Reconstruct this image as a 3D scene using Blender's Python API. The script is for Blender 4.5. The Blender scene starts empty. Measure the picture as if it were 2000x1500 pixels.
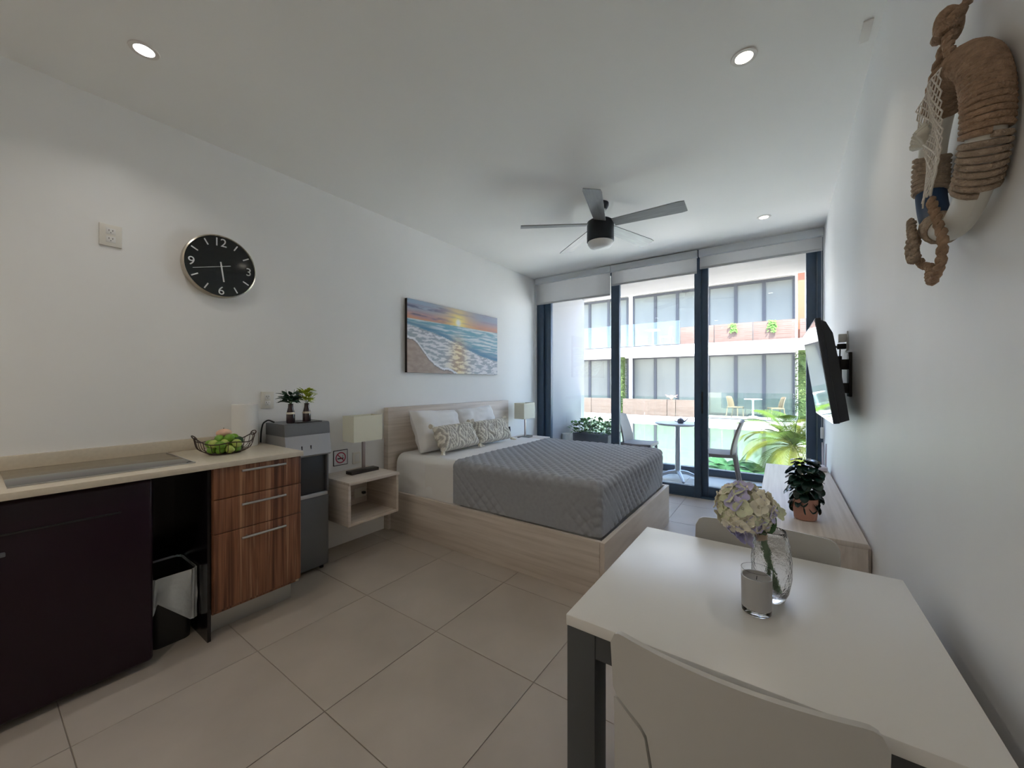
import bpy, bmesh, math, random
import numpy as np
from mathutils import Vector, Matrix, Euler, noise

R = math.radians
PI = math.pi
random.seed(7)
scene = bpy.context.scene
C = scene.collection

# ------------------------------------------------------------------ camera
YAW = math.atan2(525, 752)
cd = bpy.data.cameras.new('camera')
cam = bpy.data.objects.new('camera', cd)
C.objects.link(cam)
cam.location = (2.91, 0.0, 1.30)
cam.rotation_euler = (R(90), 0, YAW)
cd.sensor_width = 36.0
cd.lens = 36.0 * 752 / 2000
cd.shift_y = -0.001
cd.clip_start = 0.02
cd.clip_end = 300
scene.camera = cam

# ------------------------------------------------------------------ world, sun, exposure
w = bpy.data.worlds.new('sky')
scene.world = w
w.use_nodes = True
nt = w.node_tree
nt.nodes.clear()
sky = nt.nodes.new('ShaderNodeTexSky')
sky.sky_type = 'NISHITA'
sky.sun_disc = False
sky.sun_elevation = R(58)
sky.sun_rotation = R(200)
sky.air_density = 0.7
sky.dust_density = 1.0
bg = nt.nodes.new('ShaderNodeBackground')
bg.inputs['Strength'].default_value = 1.5
wo = nt.nodes.new('ShaderNodeOutputWorld')
nt.links.new(sky.outputs[0], bg.inputs[0])
nt.links.new(bg.outputs[0], wo.inputs[0])
sd = bpy.data.lights.new('sun', 'SUN')
sd.energy = 24.0
sd.angle = R(0.6)
sd.color = (1.0, 0.96, 0.9)
sun = bpy.data.objects.new('sun', sd)
C.objects.link(sun)
sun.rotation_euler = Vector((-0.30, 0.62, -1.0)).to_track_quat('-Z', 'Y').to_euler()
LAMP = 2.6          # watts of one recessed ceiling lamp
scene.view_settings.view_transform = 'Standard'
scene.view_settings.look = 'None'
scene.view_settings.gamma = 1.0
scene.view_settings.use_curve_mapping = False
scene.view_settings.exposure = 0.46
scene.cycles.diffuse_bounces = 8
scene.cycles.max_bounces = 14

# ------------------------------------------------------------------ materials
M = {}


def mat(name, col, rough=0.5, metal=0.0, spec=0.5, var=0.0, vscale=8.0, bump=0.0, bscale=60.0,
        trans=0.0, emit=None, estr=0.0, coat=0.0, stretch=None, subsurf=0.0):
    m = bpy.data.materials.new(name)
    m.use_nodes = True
    n = m.node_tree.nodes
    l = m.node_tree.links
    p = n['Principled BSDF']
    p.inputs['Base Color'].default_value = (*col, 1)
    p.inputs['Roughness'].default_value = rough
    p.inputs['Metallic'].default_value = metal
    p.inputs['Specular IOR Level'].default_value = spec
    p.inputs['Transmission Weight'].default_value = trans
    p.inputs['Coat Weight'].default_value = coat
    if emit:
        p.inputs['Emission Color'].default_value = (*emit, 1)
        p.inputs['Emission Strength'].default_value = estr
    tc = n.new('ShaderNodeTexCoord')
    mp = n.new('ShaderNodeMapping')
    l.new(tc.outputs['Object'], mp.inputs[0])
    if stretch:
        mp.inputs['Scale'].default_value = stretch
    if var > 0:
        nz = n.new('ShaderNodeTexNoise')
        nz.inputs['Scale'].default_value = vscale
        nz.inputs['Detail'].default_value = 5
        l.new(mp.outputs[0], nz.inputs['Vector'])
        cr = n.new('ShaderNodeValToRGB')
        a = [max(0, c * (1 - var)) for c in col]
        b = [min(1, c * (1 + var)) for c in col]
        cr.color_ramp.elements[0].position = 0.3
        cr.color_ramp.elements[1].position = 0.7
        cr.color_ramp.elements[0].color = (*a, 1)
        cr.color_ramp.elements[1].color = (*b, 1)
        l.new(nz.outputs['Fac'], cr.inputs[0])
        l.new(cr.outputs[0], p.inputs['Base Color'])
    if bump > 0:
        nb = n.new('ShaderNodeTexNoise')
        nb.inputs['Scale'].default_value = bscale
        nb.inputs['Detail'].default_value = 4
        l.new(mp.outputs[0], nb.inputs['Vector'])
        bp = n.new('ShaderNodeBump')
        bp.inputs['Strength'].default_value = bump
        bp.inputs['Distance'].default_value = 0.01
        l.new(nb.outputs['Fac'], bp.inputs['Height'])
        l.new(bp.outputs[0], p.inputs['Normal'])
    M[name] = m
    return m


def ramp_mat(name, stops, scale, stretch, rough=0.45, detail=6, distort=0.3, bump=0.0):
    m = mat(name, (0.5, 0.5, 0.5), rough)
    n = m.node_tree.nodes
    l = m.node_tree.links
    p = n['Principled BSDF']
    mp = [x for x in n if x.type == 'MAPPING'][0]
    mp.inputs['Scale'].default_value = stretch
    nz = n.new('ShaderNodeTexNoise')
    nz.inputs['Scale'].default_value = scale
    nz.inputs['Detail'].default_value = detail
    nz.inputs['Distortion'].default_value = distort
    l.new(mp.outputs[0], nz.inputs['Vector'])
    cr = n.new('ShaderNodeValToRGB')
    e = cr.color_ramp.elements
    while len(e) < len(stops):
        e.new(0.5)
    for k, (pos, col) in enumerate(stops):
        e[k].position = pos
        e[k].color = (*col, 1)
    l.new(nz.outputs['Fac'], cr.inputs[0])
    l.new(cr.outputs[0], p.inputs['Base Color'])
    if bump:
        bp = n.new('ShaderNodeBump')
        bp.inputs['Strength'].default_value = bump
        bp.inputs['Distance'].default_value = 0.003
        l.new(nz.outputs['Fac'], bp.inputs['Height'])
        l.new(bp.outputs[0], p.inputs['Normal'])
    return m


def pane_mat(name, tint, ior=1.45):
    m = bpy.data.materials.new(name)
    m.use_nodes = True
    n = m.node_tree.nodes
    l = m.node_tree.links
    n.clear()
    o = n.new('ShaderNodeOutputMaterial')
    mx = n.new('ShaderNodeMixShader')
    fr = n.new('ShaderNodeFresnel')
    geo = n.new('ShaderNodeNewGeometry')
    mi = n.new('ShaderNodeMix')
    mi.inputs[2].default_value = ior
    mi.inputs[3].default_value = 1.0 / ior
    l.new(geo.outputs['Backfacing'], mi.inputs[0])
    l.new(mi.outputs[0], fr.inputs['IOR'])
    tr = n.new('ShaderNodeBsdfTransparent')
    tr.inputs[0].default_value = (*tint, 1)
    gl = n.new('ShaderNodeBsdfGlossy')
    gl.inputs['Roughness'].default_value = 0.01
    l.new(fr.outputs[0], mx.inputs[0])
    l.new(tr.outputs[0], mx.inputs[1])
    l.new(gl.outputs[0], mx.inputs[2])
    l.new(mx.outputs[0], o.inputs[0])
    M[name] = m
    return m


def attr_mat(name, rough=0.6):
    m = mat(name, (0.5, 0.5, 0.5), rough)
    n = m.node_tree.nodes
    a = n.new('ShaderNodeVertexColor')
    a.layer_name = 'print'
    m.node_tree.links.new(a.outputs[0], n['Principled BSDF'].inputs['Base Color'])
    return m


mat('wall', (0.82, 0.815, 0.80), 0.75, var=0.025, vscale=1.2, bump=0.06, bscale=14)
mat('wall_r', (0.80, 0.80, 0.80), 0.5, var=0.03, vscale=2.0, bump=0.10, bscale=7, stretch=(1, 1, 0.35))
mat('ceiling', (0.84, 0.83, 0.805), 0.8, var=0.02, vscale=1.0)
mat('grout', (0.33, 0.29, 0.25), 0.9)
mat('tile', (0.42, 0.37, 0.318), 0.5, var=0.09, vscale=2.6, bump=0.03, bscale=20, spec=0.4)
mat('balcony_tile', (0.55, 0.52, 0.48), 0.55, var=0.08, vscale=3)
mat('alu_dark', (0.032, 0.062, 0.105), 0.38, spec=0.6, var=0.1, vscale=20)  # dark aluminium, with the blue of lens flare haze mixed into its colour
pane_mat('glass', (0.98, 0.99, 0.99))
pane_mat('rail_glass', (0.90, 0.96, 0.94))
mat('blind', (0.62, 0.62, 0.62), 0.8)
bn_ = M['blind'].node_tree
tl = bn_.nodes.new('ShaderNodeBsdfTranslucent')
tl.inputs[0].default_value = (0.62, 0.62, 0.62, 1)
mxs = bn_.nodes.new('ShaderNodeMixShader')
mxs.inputs[0].default_value = 0.50
bn_.links.new(bn_.nodes['Principled BSDF'].outputs[0], mxs.inputs[1])
bn_.links.new(tl.outputs[0], mxs.inputs[2])
bn_.links.new(mxs.outputs[0], bn_.nodes['Material Output'].inputs[0])
mat('blind_box', (0.58, 0.60, 0.62), 0.5)
mat('worktop', (0.62, 0.55, 0.44), 0.25, var=0.04, vscale=60)
mat('cooktop', (0.05, 0.047, 0.042), 0.08, spec=0.9, coat=0.5)
mat('plum_black', (0.014, 0.0035, 0.010), 0.28, spec=0.35)
mat('black_gloss', (0.008, 0.006, 0.008), 0.2)
mat('black', (0.012, 0.012, 0.013), 0.45)
mat('black_soft', (0.02, 0.02, 0.022), 0.6)
ramp_mat('zebra', [(0.30, (0.035, 0.013, 0.008)), (0.42, (0.16, 0.06, 0.03)), (0.50, (0.29, 0.125, 0.062)),
                   (0.58, (0.18, 0.07, 0.035)), (0.68, (0.44, 0.235, 0.13))], 4.0, (0.1, 9.0, 0.22), 0.35, 8, 0.4)
ramp_mat('oak', [(0.30, (0.50, 0.425, 0.36)), (0.50, (0.60, 0.525, 0.455)), (0.70, (0.67, 0.595, 0.525))], 3.0, (0.6, 0.6, 14.0), 0.5, 6, 0.3)
ramp_mat('oak_y', [(0.30, (0.54, 0.46, 0.39)), (0.50, (0.63, 0.55, 0.475)), (0.70, (0.70, 0.62, 0.55))], 3.0, (12.0, 0.5, 3.0), 0.5, 6, 0.3)
ramp_mat('console', [(0.30, (0.52, 0.46, 0.41)), (0.50, (0.60, 0.54, 0.49)), (0.70, (0.68, 0.62, 0.57))], 3.0, (14.0, 0.5, 3.0), 0.4, 6, 0.3)
mat('steel', (0.55, 0.55, 0.55), 0.3, metal=1.0)
mat('brushed', (0.40, 0.40, 0.41), 0.38, metal=0.9, bump=0.03, bscale=80, stretch=(1, 1, 20))
mat('toe_kick', (0.55, 0.55, 0.53), 0.35, metal=0.8)
mat('disp_grey', (0.15, 0.155, 0.165), 0.35, metal=0.3)
mat('disp_dark', (0.035, 0.036, 0.04), 0.35)
mat('disp_silver', (0.52, 0.52, 0.53), 0.28, metal=0.5)
mat('white_plastic', (0.72, 0.71, 0.68), 0.35)
mat('cream_plastic', (0.72, 0.69, 0.62), 0.4)
mat('slot', (0.05, 0.05, 0.05), 0.6)
mat('paper', (0.80, 0.79, 0.77), 0.9, bump=0.2, bscale=120)
mat('bag', (0.62, 0.66, 0.68), 0.25, bump=0.5, bscale=22)
mat('wire', (0.05, 0.028, 0.022), 0.4, metal=0.4)
mat('lime', (0.16, 0.33, 0.03), 0.35, var=0.25, vscale=20)
mat('pale_lime', (0.42, 0.52, 0.12), 0.35, var=0.2, vscale=25)
mat('avocado', (0.018, 0.06, 0.012), 0.45, bump=0.3, bscale=80)
mat('peach', (0.72, 0.45, 0.32), 0.5, var=0.25, vscale=15)
mat('leaf_dark', (0.012, 0.055, 0.028), 0.4, var=0.3, vscale=30)
mat('leaf_lime', (0.42, 0.50, 0.03), 0.45, var=0.3, vscale=30)
mat('leaf_mid', (0.07, 0.17, 0.035), 0.75, spec=0.12, var=0.35, vscale=12)
mat('leaf_deep', (0.008, 0.030, 0.022), 0.22, var=0.3, vscale=20)
mat('palm_leaf', (0.048, 0.078, 0.010), 0.75, spec=0.12, var=0.35, vscale=4)
mat('palm_yellow', (0.105, 0.11, 0.016), 0.75, spec=0.12, var=0.3, vscale=4)
mat('fern', (0.03, 0.085, 0.035), 0.75, spec=0.12, var=0.35, vscale=5)
mat('hedge', (0.075, 0.11, 0.04), 0.8, spec=0.1, var=0.4, vscale=6)
mat('bark', (0.32, 0.25, 0.19), 0.8, var=0.25, vscale=10)
mat('stem_green', (0.05, 0.15, 0.05), 0.5)
mat('bottle_brown', (0.035, 0.018, 0.022), 0.12, spec=0.8)
mat('tag_cream', (0.6, 0.55, 0.45), 0.6)
mat('shade_cream', (0.78, 0.76, 0.62), 0.8, bump=0.1, bscale=200)
mat('lamp_wood', (0.03, 0.024, 0.02), 0.4)
mat('lamp_pole', (0.42, 0.35, 0.33), 0.35, metal=0.7)
mat('sheet', (0.80, 0.80, 0.80), 0.85, bump=0.12, bscale=9)
mat('fabric_white', (0.80, 0.79, 0.78), 0.9, bump=0.15, bscale=10)
mat('quilt', (0.34, 0.355, 0.385), 0.8, var=0.06, vscale=40, bump=0.05, bscale=200)
mat('boxspring', (0.03, 0.035, 0.042), 0.9)
mat('tassel', (0.74, 0.69, 0.58), 0.9, bump=0.4, bscale=150)
mat('table_white', (0.70, 0.685, 0.655), 0.32, spec=0.5)
mat('table_edge', (0.62, 0.58, 0.54), 0.45)
mat('table_leg', (0.075, 0.08, 0.085), 0.45, metal=0.3)
mat('chair_white', (0.50, 0.49, 0.465), 0.42)
mat('clear_glass', (1, 1, 1), 0.02, trans=1.0)
mat('crackle_glass', (1, 1, 1), 0.03, trans=1.0, bump=0.5, bscale=45)
mat('wax_grey', (0.42, 0.42, 0.42), 0.7)
mat('petal_cream', (0.80, 0.77, 0.64), 0.6, var=0.15, vscale=40, subsurf=0.1)
mat('petal_lilac', (0.52, 0.50, 0.74), 0.6, var=0.2, vscale=40)
mat('petal_green', (0.68, 0.72, 0.52), 0.6, var=0.2, vscale=40)
mat('twine', (0.55, 0.42, 0.28), 0.9)
mat('terracotta', (0.50, 0.26, 0.19), 0.7, var=0.08, vscale=20)
mat('jute', (0.40, 0.27, 0.18), 0.95, var=0.2, vscale=60, bump=0.8, bscale=160)
mat('jute_grey', (0.42, 0.33, 0.25), 0.95, var=0.2, vscale=60, bump=0.8, bscale=160)
mat('net', (0.74, 0.70, 0.64), 0.9)
mat('buoy_white', (0.72, 0.71, 0.66), 0.4)
mat('navy', (0.012, 0.045, 0.115), 0.6)
mat('shell', (0.65, 0.62, 0.53), 0.7, bump=0.4, bscale=60)
mat('tv_black', (0.012, 0.016, 0.022), 0.35)
mat('tv_bezel', (0.35, 0.36, 0.38), 0.2, metal=0.6)
mat('screen', (0.006, 0.007, 0.009), 0.04, spec=1.0, coat=1.0)
mat('cable', (0.012, 0.012, 0.014), 0.5)
mat('router', (0.62, 0.58, 0.64), 0.35)
mat('lamp_glow', (1, 1, 1), 0.5, emit=(1.0, 0.93, 0.78), estr=6.0)
mat('lamp_glow_cool', (1, 1, 1), 0.5, emit=(1.0, 1.0, 1.0), estr=8.0)
mat('lamp_ring', (0.70, 0.66, 0.62), 0.4)
mat('fan_black', (0.008, 0.011, 0.017), 0.4)
mat('fan_blade', (0.26, 0.265, 0.26), 0.32, spec=0.7, var=0.15, vscale=5, stretch=(1, 12, 1))
mat('opal', (0.82, 0.82, 0.80), 0.4)
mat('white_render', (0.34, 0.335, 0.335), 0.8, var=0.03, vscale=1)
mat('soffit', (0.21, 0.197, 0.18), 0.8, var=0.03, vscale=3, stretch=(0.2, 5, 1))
mat('facade', (0.80, 0.79, 0.78), 0.8)
mat('far_frame', (0.022, 0.026, 0.036), 0.5)
mat('far_pane', (0.125, 0.135, 0.128), 0.18, spec=0.2, var=0.08, vscale=0.7, stretch=(3, 1, 0.4))
mat('far_pane_green', (0.13, 0.18, 0.14), 0.2, spec=0.2, var=0.08, vscale=0.7, stretch=(3, 1, 0.4))
mat('orange_wood', (0.17, 0.055, 0.02), 0.6)
mat('paving', (0.80, 0.78, 0.73), 0.8, var=0.1, vscale=1.5)
mat('wicker', (0.22, 0.185, 0.17), 0.7, bump=0.6, bscale=90)
mat('wicker_tan', (0.16, 0.105, 0.07), 0.7, bump=0.4, bscale=60)
mat('patio_white', (0.66, 0.65, 0.66), 0.4)
mat('alu_grey', (0.52, 0.54, 0.58), 0.35, metal=0.5)
mat('planter', (0.085, 0.095, 0.115), 0.6, var=0.1, vscale=8)
mat('kettle', (0.12, 0.11, 0.12), 0.3, metal=0.5)
mat('sign_white', (0.72, 0.70, 0.70), 0.4)
mat('sign_red', (0.45, 0.02, 0.06), 0.45)
mat('clock_face', (0.004, 0.005, 0.006), 0.07, spec=0.6)
mat('clock_rim', (0.55, 0.50, 0.42), 0.25, metal=0.9)
mat('clock_mark', (0.62, 0.62, 0.62), 0.5)
attr_mat('canvas_print', 0.55)
attr_mat('cushion_print', 0.95)
mat('pot_white', (0.7, 0.7, 0.66), 0.5)
mat('phone_black', (0.02, 0.02, 0.03), 0.4)

# brick facing for far parapets: courses a few pixels high only
bm_ = mat('brick_face', (0.6, 0.4, 0.3), 0.8)
n = bm_.node_tree.nodes
bt = n.new('ShaderNodeTexBrick')
bt.inputs['Color1'].default_value = (0.072, 0.041, 0.031, 1)
bt.inputs['Color2'].default_value = (0.088, 0.055, 0.044, 1)
bt.inputs['Mortar'].default_value = (0.10, 0.075, 0.064, 1)
bt.inputs['Scale'].default_value = 1.0
bt.inputs['Brick Width'].default_value = 0.5
bt.inputs['Row Height'].default_value = 0.07
bt.inputs['Mortar Size'].default_value = 0.008
mp_ = [x for x in n if x.type == 'MAPPING'][0]
mp_.inputs['Rotation'].default_value = (R(-90), 0, 0)
bm_.node_tree.links.new(mp_.outputs[0], bt.inputs['Vector'])
bm_.node_tree.links.new(bt.outputs['Color'], n['Principled BSDF'].inputs['Base Color'])

# ------------------------------------------------------------------ mesh builder
ORIG = {}


class MB:
    def __init__(self):
        self.v = []
        self.f = []

    def add(self, verts, faces):
        o = len(self.v)
        self.v += [tuple(p) for p in verts]
        self.f += [tuple(i + o for i in q) for q in faces]
        return self

    def box(self, lo, hi, bev=0.0, seg=2):
        bm = bmesh.new()
        bmesh.ops.create_cube(bm, size=1)
        for q in bm.verts:
            q.co = Vector([(lo[k] + hi[k]) / 2 + q.co[k] * (hi[k] - lo[k]) for k in range(3)])
        if bev > 0:
            bmesh.ops.bevel(bm, geom=bm.edges[:], offset=bev, segments=seg, profile=0.5, affect='EDGES')
        self.bm(bm)
        return self

    def bm(self, bm):
        bm.verts.index_update()
        self.add([q.co[:] for q in bm.verts], [[q.index for q in f.verts] for f in bm.faces])
        bm.free()
        return self

    def tube(self, pts, r, seg=8, closed=False, caps=True):
        pts = [Vector(p) for p in pts]
        k = len(pts)
        rad = r if isinstance(r, (list, tuple)) else [r] * k
        ring = []
        prev = None
        for i, p in enumerate(pts):
            if closed:
                t = (pts[(i + 1) % k] - pts[i - 1])
            else:
                t = pts[min(i + 1, k - 1)] - pts[max(i - 1, 0)]
            t.normalize()
            if prev is None:
                a = Vector((0, 0, 1)) if abs(t.z) < 0.9 else Vector((1, 0, 0))
                u = t.cross(a).normalized()
            else:
                u = (prev - t * prev.dot(t)).normalized()
            prev = u
            b = t.cross(u)
            ring.append([p + (u * math.cos(2 * PI * j / seg) + b * math.sin(2 * PI * j / seg)) * rad[i] for j in range(seg)])
        vs = [q for rr in ring for q in rr]
        fs = []
        for i in range(k if closed else k - 1):
            i2 = (i + 1) % k
            for j in range(seg):
                j2 = (j + 1) % seg
                fs.append((i * seg + j, i * seg + j2, i2 * seg + j2, i2 * seg + j))
        if caps and not closed:
            fs.append(tuple(range(seg))[::-1])
            fs.append(tuple((k - 1) * seg + j for j in range(seg)))
        return self.add(vs, fs)

    def lathe(self, prof, c=(0, 0, 0), seg=24, axis='z', cap=True):
        vs = []
        for (r, h) in prof:
            for j in range(seg):
                a = 2 * PI * j / seg
                x, y = r * math.cos(a), r * math.sin(a)
                if axis == 'z':
                    q = (x, y, h)
                elif axis == 'x':
                    q = (h, x, y)
                else:
                    q = (y, h, x)
                vs.append((c[0] + q[0], c[1] + q[1], c[2] + q[2]))
        fs = []
        for i in range(len(prof) - 1):
            for j in range(seg):
                j2 = (j + 1) % seg
                fs.append((i * seg + j, i * seg + j2, (i + 1) * seg + j2, (i + 1) * seg + j))
        if cap:
            if prof[0][0] > 1e-6:
                fs.append(tuple(range(seg))[::-1])
            if prof[-1][0] > 1e-6:
                fs.append(tuple((len(prof) - 1) * seg + j for j in range(seg)))
        return self.add(vs, fs)

    def ball(self, c, r, su=16, sv=10):
        rx, ry, rz = r if isinstance(r, (tuple, list)) else (r, r, r)
        pr = [(math.sin(PI * i / sv), -math.cos(PI * i / sv)) for i in range(sv + 1)]
        o = len(self.v)
        self.lathe([(max(a, 1e-4), b) for a, b in pr], (0, 0, 0), su)
        for i in range(o, len(self.v)):
            p = self.v[i]
            self.v[i] = (c[0] + p[0] * rx, c[1] + p[1] * ry, c[2] + p[2] * rz)
        return self

    def grid(self, g, closed_u=False):
        nu, nv = len(g), len(g[0])
        vs = [p for row in g for p in row]
        fs = []
        for i in range(nu if closed_u else nu - 1):
            i2 = (i + 1) % nu
            for j in range(nv - 1):
                fs.append((i * nv + j, i2 * nv + j, i2 * nv + j + 1, i * nv + j + 1))
        return self.add(vs, fs)

    def shell(self, g, th, closed_u=False):
        """a grid of points given thickness th along its normals, rim closed"""
        nu, nv = len(g), len(g[0])
        P = np.array([[tuple(p) for p in row] for row in g], float)
        if closed_u:
            du = np.roll(P, -1, 0) - np.roll(P, 1, 0)
        else:
            du = np.gradient(P, axis=0)
        dv = np.gradient(P, axis=1)
        N = np.cross(du, dv)
        N /= np.maximum(np.linalg.norm(N, axis=2, keepdims=True), 1e-9)
        A = P + N * th / 2
        B = P - N * th / 2
        vs = [tuple(p) for p in A.reshape(-1, 3)] + [tuple(p) for p in B.reshape(-1, 3)]
        o = nu * nv
        fs = []
        for i in range(nu if closed_u else nu - 1):
            i2 = (i + 1) % nu
            for j in range(nv - 1):
                q = (i * nv + j, i2 * nv + j, i2 * nv + j + 1, i * nv + j + 1)
                fs.append(q)
                fs.append(tuple(o + x for x in q[::-1]))
            for j in (0, nv - 1):
                a, b = i * nv + j, i2 * nv + j
                fs.append((a, o + a, o + b, b) if j == 0 else (b, o + b, o + a, a))
        if not closed_u:
            for i in (0, nu - 1):
                for j in range(nv - 1):
                    a, b = i * nv + j, i * nv + j + 1
                    fs.append((b, o + b, o + a, a) if i == 0 else (a, o + a, o + b, b))
        return self.add(vs, fs)

    def prism(self, poly, lo, hi, axis='x'):
        k = len(poly)
        vs = []
        for h in (lo, hi):
            for a, b in poly:
                vs.append({'x': (h, a, b), 'y': (a, h, b), 'z': (a, b, h)}[axis])
        fs = [tuple(range(k))[::-1], tuple(range(k, 2 * k))]
        for i in range(k):
            j = (i + 1) % k
            fs.append((i, j, k + j, k + i))
        return self.add(vs, fs)

    def xf(self, mt):
        self.v = [tuple(mt @ Vector(p)) for p in self.v]
        return self

    def mesh(self, name, m, off=(0, 0, 0), ang=38):
        me = bpy.data.meshes.new(name)
        me.from_pydata([(p[0] - off[0], p[1] - off[1], p[2] - off[2]) for p in self.v], [], self.f)
        bm = bmesh.new()
        bm.from_mesh(me)
        bmesh.ops.recalc_face_normals(bm, faces=bm.faces[:])
        bm.to_mesh(me)
        bm.free()
        if isinstance(m, str):
            m = M[m]
        me.materials.append(m)
        me.polygons.foreach_set('use_smooth', [True] * len(me.polygons))
        me.set_sharp_from_angle(angle=R(ang))
        me.update()
        return me


def thing(name, label, cat, loc=(0, 0, 0), group=None):
    o = bpy.data.objects.new(name, None)
    o.empty_display_size = 0.05
    C.objects.link(o)
    o.location = loc
    o['label'] = label
    o['category'] = cat
    if group:
        o['group'] = group
    ORIG[o.name] = Vector(loc)
    return o


def part(mb, name, m, parent, ang=38, label=None, kind=None):
    off = ORIG[parent.name]
    o = bpy.data.objects.new(name, mb.mesh(name, m, off, ang) if isinstance(mb, MB) else mb)
    C.objects.link(o)
    o.parent = parent
    ORIG[o.name] = off
    if label:
        o['label'] = label
    if kind:
        o['kind'] = kind
    return o


def piece(me, name, parent, loc, rot=(0, 0, 0), scale=(1, 1, 1)):
    """a shared-mesh part placed in world coordinates under an unrotated thing"""
    o = bpy.data.objects.new(name, me)
    C.objects.link(o)
    o.parent = parent
    o.location = Vector(loc) - ORIG[parent.name]
    o.rotation_euler = rot
    o.scale = scale
    return o


def single(mb, name, m, label, cat, loc, group=None, ang=38):
    o = bpy.data.objects.new(name, mb.mesh(name, m, loc, ang))
    C.objects.link(o)
    o.location = loc
    o['label'] = label
    o['category'] = cat
    if group:
        o['group'] = group
    ORIG[o.name] = Vector(loc)
    return o


def struct(mb, name, m, loc=(0, 0, 0)):
    o = bpy.data.objects.new(name, mb.mesh(name, m, loc) if mb else None)
    C.objects.link(o)
    o.location = loc
    o['kind'] = 'structure'
    ORIG[o.name] = Vector(loc)
    return o


def copy_tree(o, parent=None):
    c = o.copy()
    C.objects.link(c)
    c.parent = parent
    for ch in list(o.children):
        copy_tree(ch, c)
    return c


def add_color(me, cols):
    a = me.color_attributes.new('print', 'FLOAT_COLOR', 'POINT')
    a.data.foreach_set('color', np.concatenate([cols, np.ones((len(cols), 1))], 1).astype('f').ravel())


def smooth(pts, k=6, it=3):
    pp = []
    for i in range(len(pts) - 1):
        for q in range(k):
            pp.append(Vector(pts[i]).lerp(Vector(pts[i + 1]), q / k))
    pp.append(Vector(pts[-1]))
    for _ in range(it):
        pp = [pp[0]] + [(pp[i - 1] + pp[i] * 2 + pp[i + 1]) / 4 for i in range(1, len(pp) - 1)] + [pp[-1]]
    return pp


def leaf_mesh(name, m, L, W, bend=0.15, n=4, cup=0.25, rnd=False):
    mb = MB()
    g = []
    for i in range(n + 1):
        t = i / n
        wd = W * math.sin(PI * min(1, 0.06 + 0.94 * t) ** 0.8) * 0.5 if i < n else 0.002
        if rnd:
            t = 0.5 - 0.5 * math.cos(PI * i / n)
            wd = max(0.002, W * 0.5 * math.sin(PI * i / n) ** 0.8)
        x = L * t
        z = -bend * L * t * t
        g.append([(x, -wd, z + cup * wd), (x, 0, z), (x, wd, z + cup * wd)])
    mb.shell(g, 0.0012)
    return mb.mesh(name, m)


# ================================================================== SETTING
W_, YB, YW, H = 3.25, -2.4, 4.80, 2.79
T = 0.0026

fl = struct(MB().box((-0.2, YB - 0.2, -0.16), (W_ + 0.2, YW + 0.12, -0.004)), 'floor', 'grout')
cache = {}


def tile_field(parent, x0, x1, y0, y1, ox, oy, s, m, zt=0.0):
    i0, i1 = math.floor((x0 - ox) / s), math.ceil((x1 - ox) / s)
    j0, j1 = math.floor((y0 - oy) / s), math.ceil((y1 - oy) / s)
    for i in range(i0, i1):
        for j in range(j0, j1):
            ax, bx = max(x0, ox + i * s) + T / 2, min(x1, ox + (i + 1) * s) - T / 2
            ay, by = max(y0, oy + j * s) + T / 2, min(y1, oy + (j + 1) * s) - T / 2
            if bx - ax < 0.02 or by - ay < 0.02:
                continue
            k = (round(bx - ax, 3), round(by - ay, 3), m)
            if k not in cache:
                cache[k] = MB().box((-k[0] / 2, -k[1] / 2, -0.0035), (k[0] / 2, k[1] / 2, 0), 0.001, 1).mesh('tile', m)
            piece(cache[k], 'tile', parent, ((ax + bx) / 2, (ay + by) / 2, zt))


tile_field(fl, 0, W_, YB, YW + 0.1, 0.23, 0.225, 0.6, 'tile')
struct(MB().box((-0.2, YB - 0.2, H), (W_ + 0.2, YW + 0.12, H + 0.3)), 'ceiling', 'ceiling')
struct(MB().box((-0.2, YB - 0.2, -0.004), (0, YW + 0.12, H)), 'wall_left', 'wall')
struct(MB().box((W_, YB - 0.2, -0.004), (W_ + 0.2, YW + 0.12, H)), 'wall_right', 'wall_r')
struct(MB().box((0, YB - 0.2, -0.004), (W_, YB, H)), 'wall_back', 'wall')


# glazing: three sliding panels under one head frame
def window(nm, x0, x1, sl, sr, y, extra=None):
    o = struct(None, nm, None, ((x0 + x1) / 2, y, 0))
    part(MB().box((x0, y - 0.03, 0.0), (x0 + sl, y + 0.03, H - 0.002), 0.004), 'window_stile', 'alu_dark', o)
    part(MB().box((x1 - sr, y - 0.03, 0.0), (x1, y + 0.03, H - 0.002), 0.004), 'window_stile', 'alu_dark', o)
    part(MB().box((x0 + sl, y - 0.028, 0.0), (x1 - sr, y + 0.028, 0.125), 0.004), 'bottom_rail', 'alu_dark', o)
    part(MB().box((x0 + sl, y - 0.028, H - 0.10), (x1 - sr, y + 0.028, H - 0.002), 0.004), 'top_rail', 'alu_dark', o)
    part(MB().box((x0 + sl, y - 0.004, 0.125), (x1 - sr, y + 0.004, H - 0.10)), 'pane', 'glass', o)
    return o


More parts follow.
